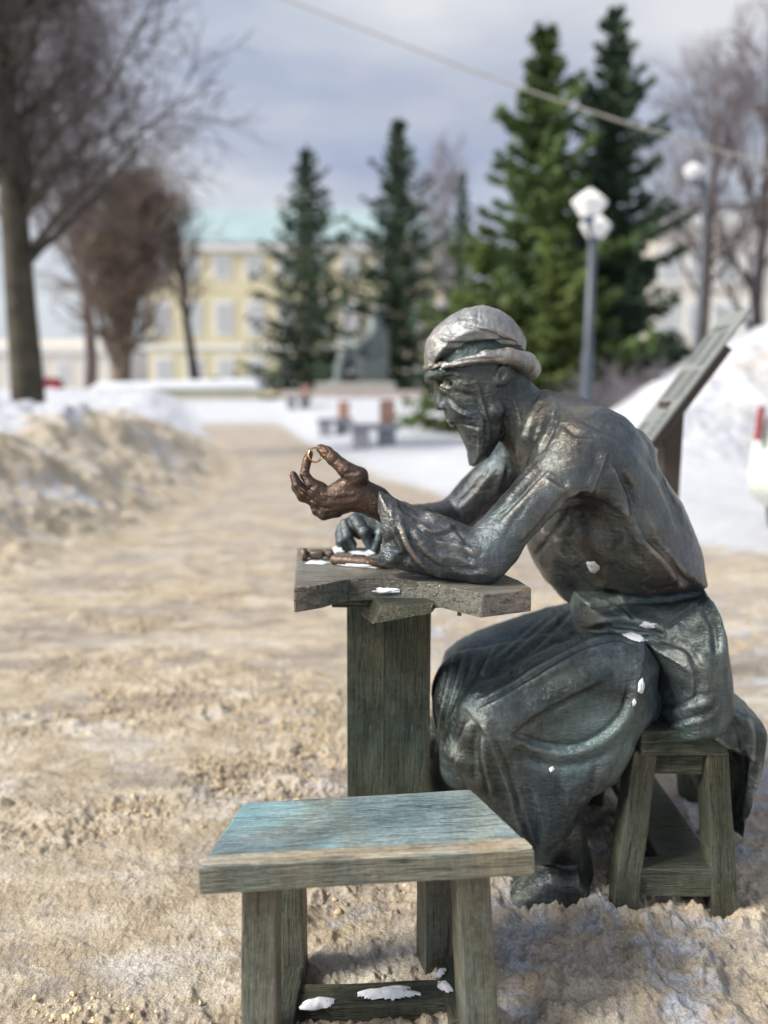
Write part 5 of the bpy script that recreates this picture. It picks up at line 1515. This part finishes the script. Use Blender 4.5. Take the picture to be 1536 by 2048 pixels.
# ------------------------------------------------------------------ BUILDINGS
M_YEL = simple('hazed_yellow_plaster', (0.62, 0.555, 0.375), 0.9, 0, 0.06, 0.3)  # plaster paled so its colour carries the distance haze
M_TRIM = simple('white_trim', (0.72, 0.71, 0.68), 0.85, 0, 0.04, 0.5)
M_TEAL = simple('hazed_teal_roof', (0.33, 0.44, 0.46), 0.6, 0.0, 0.06, 0.4)  # roof greyed and paled, haze put into the colour
M_WIN = simple('hazed_window_glass', (0.46, 0.47, 0.47), 0.4)  # panes lightened to low contrast, painting in the haze
M_CREAM = simple('cream_plaster', (0.62, 0.57, 0.50), 0.9, 0, 0.07, 0.25)
M_DROOF = simple('dark_roof_edge', (0.10, 0.09, 0.095), 0.7, 0, 0.1, 0.5)

def facade(name, label, px0, px1, Y, ytop, yridge, zb, wall, roof, rows, cols, depth=14.0, roof_in=4.0, string=True, group=None, ww=1.3):
    x0, x1 = P(px0, 800, Y).x, P(px1, 800, Y).x
    zt = P(768, ytop, Y).z; zr_ = P(768, yridge, Y + roof_in).z
    t = thing(name, ((x0 + x1) / 2, Y, zb), label, 'building', group)
    box('wall', x0, x1, Y, Y + depth, zb - 1, zt, wall, t, 0.05)
    hexa('roof', [(x0 - 0.5, Y - 0.6, zt + 0.36), (x1 + 0.5, Y - 0.6, zt + 0.36), (x1 + 0.5, Y + depth + 0.5, zt + 0.36), (x0 - 0.5, Y + depth + 0.5, zt + 0.36), (x0 + roof_in, Y + roof_in, zr_), (x1 - roof_in, Y + roof_in, zr_), (x1 - roof_in, Y + depth - roof_in, zr_), (x0 + roof_in, Y + depth - roof_in, zr_)], roof, t, 0.03)
    box('cornice', x0 - 0.3, x1 + 0.3, Y - 0.45, Y + 0.3, zt - 0.5, zt + 0.357, M_TRIM, t, 0.05)
    H = zt - zb
    if string:
        box('string_course', x0 - 0.02, x1 + 0.02, Y - 0.16, Y + 0.1, zb + H * string - 0.25, zb + H * string + 0.25, M_TRIM, t, 0.03)
    for fr, hh in rows:
        zc = zb + H * fr
        for c in cols:
            xc = P(c, 800, Y).x
            w = box('window', xc - ww / 2 - 0.22, xc + ww / 2 + 0.22, Y - 0.09, Y + 0.05, zc - hh / 2 - 0.25, zc + hh / 2 + 0.35, M_TRIM, t, 0.02)
            for sx in (-1, 1):
                box('pane', xc + (0.04 if sx > 0 else -ww / 2), xc + (ww / 2 if sx > 0 else -0.04), Y - 0.12, Y - 0.05, zc - hh / 2, zc + hh / 2, M_WIN, w, 0.01)
    return t
facade('yellow_building', 'long yellow building with teal metal roof and white window trim', 300, 930, 78.0, 492, 418, 1.5, M_YEL, M_TEAL, [(0.16, 2.6), (0.52, 3.0), (0.86, 1.8)], [330, 392, 453, 515, 577, 640, 702, 765, 828, 890], string=0.33, ww=1.5)
facade('pale_building', 'low pale yellow building far away beyond the left tree trunk', -60, 262, 120.0, 700, 680, 1.8, M_CREAM, M_CREAM, [(0.5, 3.0)], [-20, 30, 80, 130, 180, 230], string=False, ww=1.8)  # cream roof puts the pale yellowish haze into its colour
cb = facade('cream_building', 'cream apartment building with a dark roof edge behind the bare trees at right', 1290, 1900, 48.0, 432, 405, 0.6, M_CREAM, M_DROOF, [(0.2, 1.7), (0.47, 1.7), (0.74, 1.7)], [1325, 1380, 1435, 1490, 1545, 1600, 1655, 1710, 1765, 1820, 1875], string=False, ww=1.1)
rc_ = make_car('parked_car', 0.0, 0.0, -1, 'distant red car parked beyond the left tree trunk', simple('red_paint', (0.5, 0.03, 0.05), 0.3))
rc_.location = (P(118, 780, 60).x, 60.0, 1.3)
